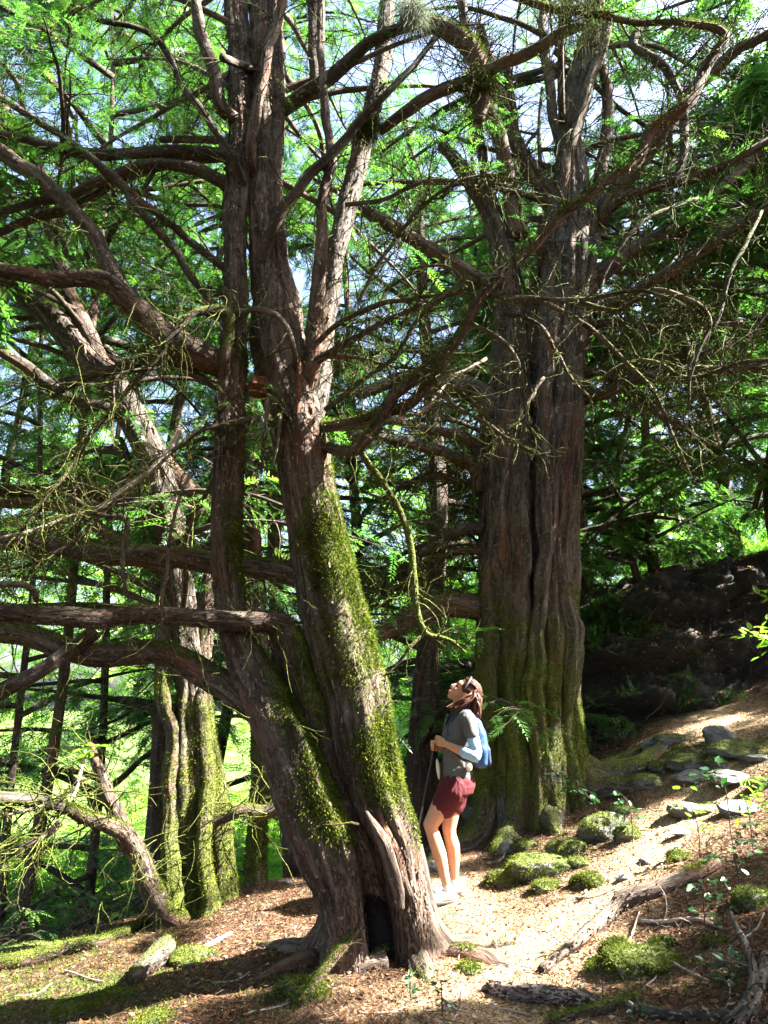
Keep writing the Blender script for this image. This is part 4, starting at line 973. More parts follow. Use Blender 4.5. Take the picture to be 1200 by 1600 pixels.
L([(285, 900, E, 12), (200, 860, E, 12), (120, 800, E, 12), (40, 785, E, 12), (-40, 790, E, 10)], moss=.2, mossup=.6, tuft=700)
# the forked low limb
L([(298, 1440, E - .15, 24), (275, 1435, E - .3, 26), (250, 1420, E - .35, 26), (236, 1385, E - .4, 25), (218, 1345, E - .45, 23), (195, 1305, E - .5, 20), (165, 1285, E - .6, 17), (130, 1275, E - .7, 14), (98, 1262, E - .8, 11)], moss=.3, mossup=.5, tuft=6000, fl=800, seg=28, twigs=8, thin=.68)
L([(212, 1335, E - .45, 15), (190, 1290, E - .45, 14), (172, 1250, E - .45, 12), (155, 1205, E - .45, 10), (140, 1165, E - .45, 7)], moss=-.1, seg=20, twigs=4, fl=400)
L([(100, 1262, E - .8, 10), (50, 1250, E - .9, 11), (0, 1248, E - 1, 12), (-60, 1240, E - 1, 12)], mat='bark_grey', moss=.1)
L([(95, 1285, E - .8, 7), (50, 1318, E - .9, 6), (0, 1345, E - 1, 5), (-40, 1360, E - 1, 4)])
L([(135, 1170, E - .5, 3), (110, 1250, E - .7, 3), (60, 1258, E - .9, 3), (0, 1275, E - 1, 2.5)], mat='deadwood', twigs=4)
L([(320, 1300, E, 9), (350, 1275, E, 10), (380, 1262, E, 12), (415, 1268, E, 12), (455, 1255, E, 10), (490, 1262, E, 7)], moss=.1, mossup=.6, tuft=600)
L([(250, 1450, E - .35, 18), (258, 1490, E - .5, 15), (262, 1520, E - .6, 8)], moss=.2, tuft=800, twigs=0)
for k, (pts, kw) in enumerate(T):
    kw.setdefault('seed', 250 + k); kw.setdefault('tr', .006); kw.setdefault('tl', .6)
    limb(C_, pts, step=.06, **kw)
lfC = Mesh()
for k in range(40):
    u = rng.random(); pxx = np.interp(u, [0, .5, 1], [290, 150, 30]); pyy = np.interp(u, [0, .5, 1], [1000, 560, 150]); p0 = P(pxx, pyy, E)[0]
    Bp = bough_pts(p0, rng.uniform(RAD(60), RAD(280)) if rng.random() < .8 else rng.uniform(0, TAU), rng.uniform(-.1, .5), rng.uniform(1.6, 3.4), .6, .03)
    bmh = Mesh(); RB, *_ = tube(bmh, Bp, 6, .16, 0, .08, k)
    dress(bmh, lfC, RB, 1.0, .9, .24, .3, .10, SPR, 3, twr=.006)
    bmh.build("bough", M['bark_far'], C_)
lfC.build("crown", M['yew'], C_, shade=False)
# the short pale-lit yew to its right
F_ = thing("yew_tree", "stout mossy yew stem with a sunlit foot between the left tree and the leaning trunk", "yew tree", P(400, 1400, 8.3)[0])
stem(F_, [(396, 1425, 8.3, 20), (400, 1370, 8.35, 18), (403, 1300, 8.4, 15), (408, 1220, 8.4, 17), (410, 1140, 8.4, 18), (408, 1050, 8.4, 15), (400, 950, 8.4, 13), (395, 800, 8.4, 11), (390, 600, 8.4, 8)], 99, mfn=mossC, tuft=3500, fl=600, seg=32, step=.06, ts=.03)
lfF = Mesh()
for k in range(18):
    p0 = P(400, rng.uniform(650, 1150), 8.4)[0]
    Bp = bough_pts(p0, rng.uniform(0, TAU), rng.uniform(-.1, .4), rng.uniform(1.2, 2.6), .6, .022)
    bmh = Mesh(); RB, *_ = tube(bmh, Bp, 5, .16, 0, .08, k); dress(bmh, lfF, RB, .9, .8, .24, .25, .12, SPR, 3, twr=.006)
    bmh.build("bough", M['bark_far'], F_)
lfF.build("crown", M['yew'], F_, shade=False)

# ------------------------------------------------------------------ leaf litter, moss carpet
def litter():
    m = Mesh(); n = 150000
    y = 3.2 + 7.5 * rng.random(n) ** 1.5; x = rng.uniform(-1, 1, n) * (y * .56 + .4)
    z = ground_z(x, y)
    pw = path_w(x, y); mw = moss_w(x, y)
    k = rng.random(n) > np.clip(.62 * pw + .5 * smooth(.1, .4, mw) + .9 * fbm(np.stack([x, y, z], -1) * 2.2, 3, 88), 0, .92); x, y, z, pw = x[k], y[k], z[k], pw[k]; n = len(x)
    eps = .02
    nx = -(ground_z(x + eps, y) - z) / eps; nyy = -(ground_z(x, y + eps) - z) / eps
    nn_ = unit(np.stack([nx, nyy, np.ones(n)], -1) + rng.normal(size=(n, 3)) * .38)
    a = unit(np.cross(nn_, rng.normal(size=(n, 3)))); b = np.cross(nn_, a)
    s = (.005 + .019 * rng.random(n) ** 2.5)[:, None]; w = s * np.where(rng.random((n, 1)) < .45, .12, rng.uniform(.25, .7, (n, 1))); s = s * np.where(w < s * .15, 1.5, 1)
    c = np.stack([x, y, z + .004 + .010 * rng.random(n)], -1); up = nn_ * s * rng.uniform(-.3, .5, (n, 1))
    V = np.stack([c - a * s + up, c + b * w, c + a * s + up * .6, c - b * w], 1).reshape(-1, 3)
    m.add(V, np.arange(n * 4).reshape(-1, 4), None, None, 0, np.repeat(np.clip(rng.beta(1.4, 2.6, n) + .35 * pw + .1 * rng.normal(size=n), 0, 1), 4))
    o = m.build("leaf_litter", M['litter'], None, shade=False)
    tag(o, "brown and orange dead leaves strewn over the forest floor", "leaf litter", None, 'stuff')
    m = Mesh(); n = 9000
    y = 3.2 + 6.5 * rng.random(n) ** 1.4; x = rng.uniform(-1, 1, n) * (y * .56 + .4); z = ground_z(x, y) + .008
    az = rng.uniform(0, TAU, n); l = rng.uniform(.03, .13, n)
    d = np.stack([np.cos(az), np.sin(az), rng.normal(size=n) * .12], -1); p = np.stack([x, y, z], -1)
    x2 = p + d * l[:, None]; x2[:, 2] = ground_z(x2[:, 0], x2[:, 1]) + rng.uniform(.004, .03, n)
    mid = (p + x2) / 2 + rng.normal(size=(n, 3)) * .006; mid[:, 2] = np.maximum(mid[:, 2], ground_z(mid[:, 0], mid[:, 1]) + .004)
    batch(m, np.stack([p, mid, x2], 1), np.repeat((rng.uniform(.0008, .0022, n))[:, None], 3, 1), 3, -.5)
    o = m.build("twig_litter", M['bark'], None)
    tag(o, "fine broken twigs and needles scattered over the leaf litter", "twig litter", None, 'stuff')
    m = Mesh(); n = 60000
    y = 3.2 + 6.0 * rng.random(n) ** 1.4; x = rng.uniform(-1, 1, n) * (y * .56 + .4)
    mw = moss_w(x, y) + .18 * fbm(np.stack([x, y, 0 * x], -1) * 7, 3, 3)
    k = rng.random(n) < smooth(.12, .40, mw); x, y = x[k], y[k]; n = len(x); z = ground_z(x, y)
    d = unit(np.stack([rng.normal(size=n) * .6, rng.normal(size=n) * .6, np.ones(n)], -1)); s = rng.uniform(.010, .028, n)[:, None]
    sd = unit(np.cross(d, rng.normal(size=(n, 3)))) * s * .22; p = np.stack([x, y, z], -1)
    m.add(np.stack([p + sd, p - sd, p + d * s], 1).reshape(-1, 3), None, np.arange(n * 3).reshape(-1, 3), None, 1, np.repeat(rng.beta(2, 2.5, n), 3))
    o = m.build("ground_moss", M['moss'], None, shade=False)
    tag(o, "low green moss carpeting patches of the forest floor", "moss", None, 'stuff')
litter()

# ------------------------------------------------------------------ stones and mossy humps
def ico(sub):
    bm = bmesh.new(); bmesh.ops.create_icosphere(bm, subdivisions=sub, radius=1)
    V = np.array([v.co[:] for v in bm.verts]); F = np.array([[v.index for v in f.verts] for f in bm.faces]); bm.free(); return V, F
ICO = ico(5); ICO4 = ico(4)
def stone(px, py, wpx, hpx, label, kind="stone", mossy=0.0, yaw=None, depth=.8, seed=0, flat=0.0, tuft=0, group=None, tilt=0.0, Yd=None):
    q, t = G(px, py + hpx * .6) if Yd is None else P(px, py, Yd)
    sx = wpx * t / FPX; sz = hpx * t / FPX * (.78 if mossy > .3 else .9); sy = sx * depth
    Vu, F = ICO if wpx > 25 else ICO4
    r = np.random.default_rng(seed + 500)
    V = Vu.copy(); amp = .16 if mossy > .3 else .10
    if True:
        for k in range(12 if mossy < .3 else 9):                                   # broken facets
            nrm = unit(r.normal(size=3)); dd = r.uniform(.55, .85) + (.06 if mossy > .3 else 0); e = V @ nrm - dd
            V = V - np.clip(e, 0, None)[:, None] * nrm * .92
    V = V * (1 + amp * fbm(Vu * 1.6 + seed * 5.1, 4, seed) + .10 * fbm(Vu * 5 + seed, 4, seed + 2))[:, None]
    Dn = unit(V / np.array([sx, sy, sz]))
    V = V * np.array([sx, sy, sz])
    a = r.uniform(-.5, .5) if yaw is None else yaw
    ca, sa = math.cos(a), math.sin(a); Rz = np.array([[ca, -sa, 0], [sa, ca, 0], [0, 0, 1]])
    ct, st = math.cos(tilt), math.sin(tilt); Ry = np.array([[ct, 0, st], [0, 1, 0], [-st, 0, ct]])
    V = V @ (Rz @ Ry).T; Dn = Dn @ (Rz @ Ry).T
    c = np.array([q[0], q[1] + sy * .2, q[2] + sz * .12])
    V = V + c
    mo = np.full(len(V), -.25 + mossy * .6) + .25 * fbm(V * 3, 3, 8)
    o = Mesh().add(V, None, F, V, mo).build("mossy_" + kind if mossy > .3 else kind, M['rock'], None, loc=(c[0], c[1], c[2] - sz * .3))
    tag(o, label, kind, group)
    if tuft:
        m2 = Mesh(); mm = mo + .5 * Dn[:, 2] + .3
        tufts(m2, V, Dn, mm, tuft * 2, .022, .35, False)
        m2.build("moss", M['moss'], o, shade=False)
    return o
rocks = [
 (1035, 1192, 22, 14, "small mossy stone left of the orange needles at the bank foot", "rock", 1, 700), (1128, 1188, 26, 14, "mossy stone squeezed between the two flat slabs", "rock", 1, 700), (1195, 1222, 26, 16, "mossy stone cut by the right edge", "rock", .9, 700),
 (975, 1262, 22, 14, "small mossy stone behind the sunlit mossy rock", "rock", 1, 600), (905, 1345, 18, 12, "small mossy stone between the long hump and the path", "rock", 1, 600), (820, 1318, 22, 14, "mossy stone touching the foot of the upright tree", "rock", 1, 700),
 (1040, 1475, 24, 12, "mossy stone right of the pale split knob", "rock", 1, 700), (940, 1510, 22, 10, "mossy stone left of the wide mossy mound", "rock", 1, 600), (1120, 1470, 18, 10, "small mossy stone under the lower right seedlings", "rock", 1, 500),
 (1010, 1345, 14, 8, "small grey stone half buried in the path", "stone", .1, 0, .1), (975, 1372, 12, 7, "tiny grey stone on the sunlit path", "stone", 0, 0, 0), (1068, 1300, 20, 9, "pale flat stone behind the path bend", "stone", 0, 0, 0),
 (842, 1348, 62, 34, "long mossy hump just right of the path bend by the upright tree", "rock", 1, 4500), (795, 1368, 36, 22, "dark mossy lump at the left end of the long mossy hump", "rock", 1, 2000),
 (890, 1322, 34, 24, "mossy rock low in front of the holly sprig", "rock", 1, 2200),
 (950, 1285, 48, 36, "sunlit mossy rock with a pale bare top beside the path", "rock", .8, 3200), (985, 1300, 26, 22, "small mossy rock tucked behind the sunlit mossy one", "rock", .9, 1200),
 (917, 1372, 27, 26, "round dark green moss ball in the middle of the path", "rock", 1, 2600), (858, 1382, 28, 14, "low mossy rock left of the round moss ball", "rock", .9, 1200),
 (1062, 1335, 24, 18, "small bright mossy rock behind the dark end of the fallen log", "rock", .9, 900),
 (1015, 1498, 70, 24, "wide mossy mound below the fallen log", "rock", 1, 4200), (965, 1478, 26, 30, "upright mossy knob with a pale split top", "rock", .9, 1600),
 (1182, 1400, 36, 26, "mossy rock at the right edge behind the holly", "rock", 1, 1800),
 (733, 1512, 20, 16, "tiny sunlit moss clump right of the leaning trunk", "rock", 1, 700),
 (1088, 1182, 48, 22, "mossy rock among grey stones at the foot of the bank", "rock", 1, 1800), (1155, 1165, 52, 22, "wide mossy rock at the right foot of the bank", "rock", 1, 2000), (1010, 1215, 32, 18, "mossy rock at the edge of the needle-covered root", "rock", .9, 900),
 (1050, 1150, 26, 14, "small mossy rock highest below the dark bank", "rock", .9, 600),
 (470, 1545, 44, 24, "dark mossy hump at the left foot of the leaning trunk", "rock", 1, 2600), (300, 1492, 42, 16, "flat mossy patch of rock right of the broken log", "rock", 1, 1800),
 (115, 1572, 40, 18, "sunlit moss cushion in the lower left corner", "rock", 1, 1800), (180, 1552, 30, 12, "narrow sunlit moss cushion left of the sun pool", "rock", 1, 1200), (240, 1590, 34, 12, "moss cushion at the bottom edge left of centre", "rock", 1, 1200),
 (60, 1478, 60, 16, "dark mossy bulge beneath the mossy log on the left", "rock", 1, 1500),
 (792, 1322, 23, 12, "single grey stone lying tilted at the foot of the upright tree", "stone", 0, 0, -.45),
 (1132, 1142, 32, 24, "pale broken block leaning on the mossy rocks by the bank", "stone", .1, 0, .5), (1022, 1158, 24, 16, "small pale stone left of the broken block", "stone", .1, 0, -.3), (1118, 1172, 18, 18, "upright grey stone wedged between mossy rocks", "stone", 0, 0, .2),
 (1092, 1208, 40, 14, "flat bluish slab lying in orange needles", "stone", 0, 0, 0), (1150, 1212, 46, 15, "wide grey slab right of the bluish slab", "stone", 0, 0, .1), (1086, 1262, 40, 17, "bright sunlit flat stone beside the sapling", "stone", 0, 0, .1),
 (1160, 1262, 44, 16, "sunlit flat stone at the right edge", "stone", .1, 0, 0), (1180, 1182, 28, 10, "thin pale slab at the far right of the bank foot", "stone", 0, 0, 0),
 (1055, 1192, 16, 12, "small round stone on the orange needles", "stone", 0, 0, 0), (665, 1355, 26, 14, "grey slab just left of the person's feet", "stone", 0, 0, 0), (655, 1330, 22, 8, "thin dark slab lying behind the person's shins", "stone", 0, 0, 0),
 (738, 1268, 24, 12, "pale stone in the heap behind the person's legs", "stone", 0, 0, .3), (762, 1285, 20, 10, "flat pale stone right of the person's knees", "stone", 0, 0, .2), (648, 1300, 18, 8, "pale stone low behind the trekking pole tip", "stone", 0, 0, 0),
 (447, 1378, 9, 6, "tiny pale stone on the dark slope behind the leaning trunk", "stone", 0, 0, 0), (968, 1198, 20, 12, "brownish stone at the end of the needle-covered root", "stone", .1, 0, 0),
]
for k, rr_ in enumerate(rocks):
    stone(rr_[0], rr_[1], rr_[2], rr_[3], rr_[4], rr_[5], rr_[6], seed=k, tuft=rr_[7], tilt=rr_[8] if len(rr_) > 8 else 0)

# ------------------------------------------------------------------ fallen wood
def lying(name, pts, label, cat, mat='bark', twigs=0, moss=.0, mossup=.3, tuft=0, fl=0, seg=22, lift=.7, tl=.2, seed=0, group=None, rough=.14, step=.03, hs=None, tr=.003):
    C = []
    for k, (px, py, r) in enumerate(pts):
        q, t = G(px, py + r * .8); rm = r * t / FPX
        C.append([q[0], q[1] + rm, q[2] + rm * lift + (0 if hs is None else hs[k]), rm])
    C = np.array(C); m = Mesh()
    R, V, Dn, mo = tube(m, C, seg, step, .10, rough, seed, .012, moss, mossup, .5, .003)
    if twigs: dead_twigs(m, R, twigs, tl, tr, 0, .1, 1, .3)
    if fl: m.mat = 1; flakes(m, V, Dn, R, mo, fl, .03)
    b = C[len(C) // 2]
    o = m.build(name, [M[mat], M['flake']], None, loc=(b[0], b[1], gz(b[0], b[1])))
    tag(o, label, cat, group)
    if tuft: t = Mesh(); tufts(t, V, Dn, mo, tuft, .02, .40, False); t.build("moss", M['moss'], o, shade=False)
    return o
lying("fallen_log", [(848, 1520, 7), (880, 1496, 9), (920, 1462, 11), (960, 1432, 12), (985, 1412, 16), (1030, 1396, 14), (1080, 1376, 13), (1125, 1350, 10)], "long fallen log lying across the sunlit path, bare at its near end", "log", 'bark', 8, -.15, .5, 1500, 500, seed=3, rough=.22)
lying("fallen_branch", [(765, 1548, 8), (800, 1556, 12), (850, 1564, 13), (900, 1568, 12), (938, 1572, 10)], "short thick peeling branch lying at the bottom of the path", "branch", 'deadwood', 4, -.1, .35, 300, 900, seed=5)
lying("fallen_branch", [(860, 1600, 8), (920, 1588, 9), (965, 1576, 10), (1000, 1566, 8)], "mossy curved branch at the bottom edge right of centre", "branch", 'bark', 4, .25, .5, 1200, 100, seed=6)
lying("fallen_branch", [(985, 1584, 7), (1050, 1590, 8), (1120, 1592, 7), (1190, 1590, 6)], "pale pinkish branch lying along the lower right edge", "branch", 'bark_grey', 5, -.3, .1, 0, 200, seed=7)
lying("fallen_log", [(-40, 1518, 14), (40, 1503, 13), (100, 1486, 12), (150, 1474, 10), (200, 1455, 8), (228, 1440, 5)], "long moss-covered log on the dark slope at the left edge", "log", 'bark', 4, .45, .3, 4200, 0, seed=8)
lying("broken_log", [(198, 1540, 10), (218, 1522, 15), (238, 1504, 18), (252, 1490, 18), (258, 1480, 12)], "short broken log with a splintered pinkish end in front of the left tree", "log", 'bark_grey', 3, .05, .4, 700, 900, seed=9, lift=.75, rough=.35)
lying("fallen_branch", [(465, 1575, 5), (497, 1548, 7), (528, 1528, 8), (550, 1518, 10), (560, 1514, 13)], "yellow-green mossy branch propped against the foot of the leaning trunk", "branch", 'bark', 4, .3, .4, 1600, 0, seed=10, hs=[0, .06, .13, .19, .22])
lying("fallen_branch", [(265, 1490, 5), (300, 1492, 4), (330, 1478, 4), (360, 1462, 3)], "thin curved branch lying on the moss below the left tree", "branch", 'deadwood', 4, -.2, .2, 0, 0, 8, seed=11)
lying("fallen_branch", [(1148, 1480, 4), (1170, 1520, 6), (1185, 1560, 8), (1160, 1590, 8), (1135, 1605, 6)], "pinkish crooked branch in the lower right corner", "branch", 'bark_grey', 14, -.3, .1, 0, 100, seed=12, tl=.22, hs=[.15, .1, .04, 0, 0])
lying("fallen_branch", [(1200, 1500, 7), (1192, 1545, 9), (1178, 1580, 9), (1150, 1612, 6)], "thick grey-pink root-like branch at the right margin bottom", "branch", 'bark_grey', 8, -.3, .1, 0, 300, seed=13, tl=.2)
lying("fallen_branch", [(1000, 1440, 3), (1040, 1446, 3), (1090, 1440, 3), (1130, 1452, 2)], "thin twiggy branch lying just below the dark end of the long log", "branch", 'deadwood', 12, -.3, .1, 0, 0, 8, seed=14, tl=.2)
TWL = ["thin twig crossing the lower right litter above the bottom branches", "thin twig running right from the wide mossy mound", "short twig at the bottom edge right of the leaning trunk", "upright-slanting twig at the bottom edge beside the tiny seedling",
 "straight pale twig in front of the crooked corner branch", "thin twig between the tilted grey stone and the path", "twig leading up from the pale split knob to the fallen log", "short twig crossing the thick peeling branch", "long thin twig below the foot of the leaning trunk",
 "thin twig at the bottom edge left of the leaning trunk", "twig beside the sun pool left of the leaning trunk", "small twig by the mossy rock at the right edge", "twig under the lower right holly seedling", "small twig leaning at the mouth of the hollow",
 "twig on the dark slope between mossy log and broken log", "twig in the lower left corner behind the moss cushion", "pale twig at the bottom edge left of the mossy curved branch", "thin twig lying on the sunlit path above the fallen log"]
for k, (a, b) in enumerate([((1005, 1550), (1040, 1490)), ((1045, 1505), (1110, 1535)), ((690, 1560), (715, 1590)), ((705, 1600), (722, 1550)), ((1130, 1590), (1142, 1540)), ((760, 1350), (790, 1335)), ((955, 1505), (1000, 1425)),
                            ((880, 1590), (860, 1540)), ((560, 1590), (650, 1570)), ((380, 1590), (470, 1560)), ((330, 1540), (390, 1520)), ((1160, 1470), (1195, 1430)), ((1090, 1500), (1120, 1460)), ((610, 1450), (600, 1500)), ((100, 1520), (160, 1535)), ((20, 1560), (80, 1540)), ((830, 1590), (760, 1575)), ((900, 1405), (950, 1395))]):
    lying("fallen_twig", [(a[0], a[1], 1.8), ((a[0] + b[0]) / 2 + 6, (a[1] + b[1]) / 2 + 4, 1.6), (b[0], b[1], 1.2)], TWL[k], "twig", 'deadwood', 3, -.4, .1, 0, 0, 6, 1.0, .08, k, "loose twigs on the forest floor", tr=.0015)
# needle-covered root spilling down beside the upright tree
# ------------------------------------------------------------------ leafy seedlings
def leafset(mesh, pts, dirs, size, spiky=True):
    r = rng
    for p, d, s in zip(pts, dirs, size):
        d = unit(d); up = unit(np.array([r.normal() * .4, r.normal() * .4 - .3, 1.0])); y = unit(np.cross(up, d)); z = np.cross(d, y)
        xs = [0, .15, .32, .5, .68, .85, 1.0]; ws = [0, .20, .30, .26, .24, .12, 0]
        V = []; n = len(xs)
        for k in range(n):
            w = ws[k] * (1.25 if spiky and k % 2 else .9); dz = -.18 * xs[k] ** 2
            c = p + d * xs[k] * s + z * dz * s
            V += [c, c + y * w * s + z * .08 * s, c - y * w * s + z * .08 * s]
        Q = []
        for k in range(n - 1):
            a, b = 3 * k, 3 * (k + 1); Q += [[a, b, b + 1, a + 1], [a, a + 2, b + 2, b]]
        mesh.add(np.array(V), np.array(Q), None, None, 0, float(np.clip(r.normal(.5, .22), 0, 1)))
def seedling(name, pts, n, size, label, cat, mat='holly', spread=.12, stem_r=.003, spiky=True, ground=True, t0=.25):
    C = PP([(a, b, Yd, 1) for (a, b, Yd) in pts]); C[:, 3] = stem_r * np.linspace(1.2, .5, len(C))
    base = C[0, :3].copy()
    if ground:
        C = np.vstack([[base[0], base[1], gz(base[0], base[1]) - .02, stem_r * 1.3], C])
    root = thing(name, label, cat, C[0, :3])
    m = Mesh(); R, *_ = tube(m, C, 6, .02, 0, 0, 3, .004); m.mat = 0
    lf = Mesh(); P_, D_ = [], []
    for k in range(n):
        t = rng.uniform(t0, 1); i = int(t * (len(R) - 1)); p = R[i, :3]
        d = unit(rng.normal(size=3) * np.array([1, 1, .35]) + [0, -.25, .1]); l = spread * rng.uniform(.2, 1)
        tube(m, np.array([[*p, stem_r * .5], [*(p + d * l * .5 + [0, 0, .01]), stem_r * .4], [*(p + d * l), stem_r * .3]]), 4, .03)
        P_.append(p + d * l); D_.append(d + rng.normal(size=3) * .3)
        if l > spread * .45: P_.append(p + d * l * .6); D_.append(d + rng.normal(size=3) * .8)
    m.build("stem", M['bark_far'], root)
    leafset(lf, P_, D_, size * rng.uniform(.6, 1.25, len(P_)), spiky)
    lf.build("foliage", M[mat], root, shade=False)
seedling("holly_seedling", [(930, 1262, 7.4), (915, 1240, 7.4), (895, 1225, 7.4), (870, 1212, 7.4)], 26, .065, "low holly sprig with blue-white shiny leaves in front of the upright tree", "holly", spread=.16)
seedling("holly_seedling", [(985, 1262, 6.8), (975, 1245, 6.8), (960, 1235, 6.8)], 12, .05, "pale dry-looking holly sprig above the sunlit mossy rock", "holly", spread=.16)
seedling("sapling", [(1165, 1440, 5.0), (1155, 1380, 5.0), (1142, 1300, 5.0), (1135, 1240, 5.0), (1122, 1190, 5.0)], 34, .055, "tall thin-stemmed sapling with sparse leaves at the right", "sapling", spread=.20, stem_r=.004)
seedling("sapling", [(1090, 1290, 6.0), (1080, 1260, 6.0), (1068, 1225, 6.0)], 14, .07, "small lime-leaved sapling in sun above the flat stone", "sapling", 'lime', .14, spiky=False)
seedling("sapling", [(1170, 1270, 5.8), (1160, 1240, 5.8), (1150, 1215, 5.8)], 18, .07, "lime-leaved sapling in sun at the right edge", "sapling", 'lime', .2, spiky=False)
seedling("holly_seedling", [(1100, 1430, 4.8), (1098, 1400, 4.8), (1095, 1370, 4.8)], 12, .06, "small holly seedling over the dark end of the fallen log", "holly", spread=.12)
seedling("holly_seedling", [(1150, 1560, 4.1), (1148, 1530, 4.1), (1140, 1490, 4.1)], 20, .05, "dark holly seedling in the lower right", "holly", spread=.13)
seedling("holly_seedling", [(1105, 1535, 4.3), (1100, 1520, 4.3), (1092, 1500, 4.3)], 9, .045, "tiny bluish holly seedling left of the lower right branches", "holly", spread=.10)
seedling("holly_seedling", [(1000, 1590, 4.0), (998, 1575, 4.0)], 7, .03, "tiny green seedling by the bottom branches", "seedling", spread=.05)
seedling("holly_seedling", [(640, 1512, 4.7), (638, 1500, 4.7)], 7, .035, "tiny green seedling at the right foot of the leaning trunk", "seedling", spread=.05)
seedling("holly_seedling", [(690, 1550, 4.4), (688, 1530, 4.4)], 9, .035, "small seedling on the litter below the leaning trunk", "seedling", spread=.06)
seedling("leafy_sprig", [(1235, 1010, 7.0), (1200, 1000, 7.0), (1165, 990, 7.0)], 22, .10, "spray of broad pale leaves shining in front of the dark bank", "sapling", 'lime', .24, spiky=False, ground=False)
seedling("leafy_sprig", [(1240, 950, 8.0), (1210, 935, 8.0), (1195, 930, 8.0)], 12, .10, "broad sunlit leaves at the right edge above the pale spray", "sapling", 'lime', .2, spiky=False, ground=False)
seedling("leafy_sprig", [(135, 1195, 6.6), (145, 1175, 6.6), (158, 1165, 6.6)], 5, .13, "two yellow-green leaves on the tip of the forked limb", "leaf", 'lime', .08, spiky=False, ground=False, t0=.6)
seedling("leafy_sprig", [(1128, -20, 3.0), (1134, 5, 3.0), (1138, 30, 3.0), (1144, 45, 3.0)], 4, .01, "bright green needle sprig hanging at the top right", "yew sprig", 'lime', .02, ground=False)
# undergrowth of the dark slope at the back left and on the bank
ug = [(150, 1380, 10.2), (250, 1350, 10.8), (30, 1350, 10.8), (350, 1370, 9.8), (-30, 1400, 9.4), (430, 1340, 10.2), (60, 1400, 8.6), (130, 1420, 8.2), (190, 1400, 8.8), (10, 1440, 7.6), (230, 1370, 9.4), (90, 1370, 9.6)]
for k, (a, b, Yd) in enumerate(ug):
    q = P(a, b, Yd)[0]; root = thing("bush", ["bush in the gap behind the forked limb", "bush glimpsed between the left trunks", "tall dark bush far back at the left edge", "bush right of the mossy left tree", "bush cut off by the left edge", "bush seen beneath the leaning trunk", "dark twiggy bush at the left edge of the slope", "dark twiggy bush behind the mossy log", "dark bush just left of the forked limb's foot", "low dark bush at the extreme left above the log", "bush between the forked limb and the left tree", "bush farthest back on the left slope"][k], "bush", (q[0], q[1], gz(q[0], q[1])), "dark bushes on the left slope")
    m = Mesh(); lf = Mesh()
    for j in range(9):
        B = bough_try(np.array([q[0] + rng.normal() * .15, q[1] + rng.normal() * .15, gz(q[0], q[1])]), rng.uniform(0, TAU), rng.uniform(.1, 1.0), rng.uniform(.6, 1.4), .9, .014)
        RB, *_ = tube(m, B, 5, .1); dress(m, lf, RB, 1, .35, .16, .1, .06, SPR, 3, respect=False)
    m.build("stem", M['bark_far'], root); lf.build("foliage", M['yew'], root, shade=False)
# leaves, needles and moss lodged on the bank
def bank_cover():
    nv, nu, _ = BK.shape
    du = np.roll(BK, -1, 1) - BK; dv = np.roll(BK, -1, 0) - BK
    nn_ = unit(np.cross(du, dv)); nn_ *= np.sign(nn_[..., 2:3] + .3 * -nn_[..., 1:2] + 1e-6)
    Vb = BK[:-1, :-1].reshape(-1, 3); Nb = nn_[:-1, :-1].reshape(-1, 3)
    m = Mesh(); w = np.clip(Nb[:, 2] - .15, 0.01, 1) * (Vb[:, 1] < 12) * (.3 + np.clip(fbm(Vb * 1.3, 3, 4) + .3, 0, 1)); w /= w.sum()
    n = 11000; i = rng.choice(len(Vb), n, p=w); c = Vb[i] + rng.normal(size=(n, 3)) * np.array([.03, .03, .01]) + Nb[i] * .015
    q = unit(Nb[i] + rng.normal(size=(n, 3)) * .6); a = unit(np.cross(q, rng.normal(size=(n, 3)))); b = np.cross(q, a); s_ = rng.uniform(.012, .04, (n, 1))
    m.add(np.stack([c - a * s_, c + b * s_ * .5, c + a * s_ + q * s_ * .3, c - b * s_ * .5], 1).reshape(-1, 3), np.arange(n * 4).reshape(-1, 4), None, None, 0, np.repeat(rng.beta(1.6, 2.4, n), 4))
    tag(m.build("bank_litter", M['litter'], None, shade=False), "dead leaves and needles lodged on the ledges of the dark bank", "leaf litter", None, 'stuff')
    m = Mesh(); w = (Vb[:, 1] < 12) * np.clip(fbm(Vb * .9 + 9, 3, 14) - .02, 0, 1) + 1e-9; w /= w.sum()
    n = 22000; i = rng.choice(len(Vb), n, p=w)
    d = unit(Nb[i] + rng.normal(size=(n, 3)) * .7 + [0, -.3, -.1])
    sprays(m, Vb[i], d, rng.uniform(.05, .15, n), SPR_DENSE, .8)
    tag(m.build("bank_plants", M['yew'], None, shade=False), "dark ivy-like greenery and small ferns clinging to the bank", "undergrowth", None, 'stuff')
    m = Mesh(); n = 320                                       # bare rootlets and trailing twigs on the face
    w = (Vb[:, 1] < 11.5) * 1.0; w /= w.sum(); i = rng.choice(len(Vb), n, p=w); p = Vb[i] + Nb[i] * .02; d = unit(rng.normal(size=(n, 3)) * [1, .25, .5]); Pk = [p]
    for k in range(7): d = unit(d + rng.normal(size=(n, 3)) * .3 + [0, -.03, -.06]); Pk.append(Pk[-1] + d * rng.uniform(.05, .11, (n, 1)))
    batch(m, np.stack(Pk, 1), np.repeat(rng.uniform(.0015, .004, (n, 1)), 8, 1), 3, -.2)
    tag(m.build("bank_roots", M['bark'], None), "tangle of bare rootlets and twigs over the face of the bank", "roots", None, 'stuff')
bank_cover()
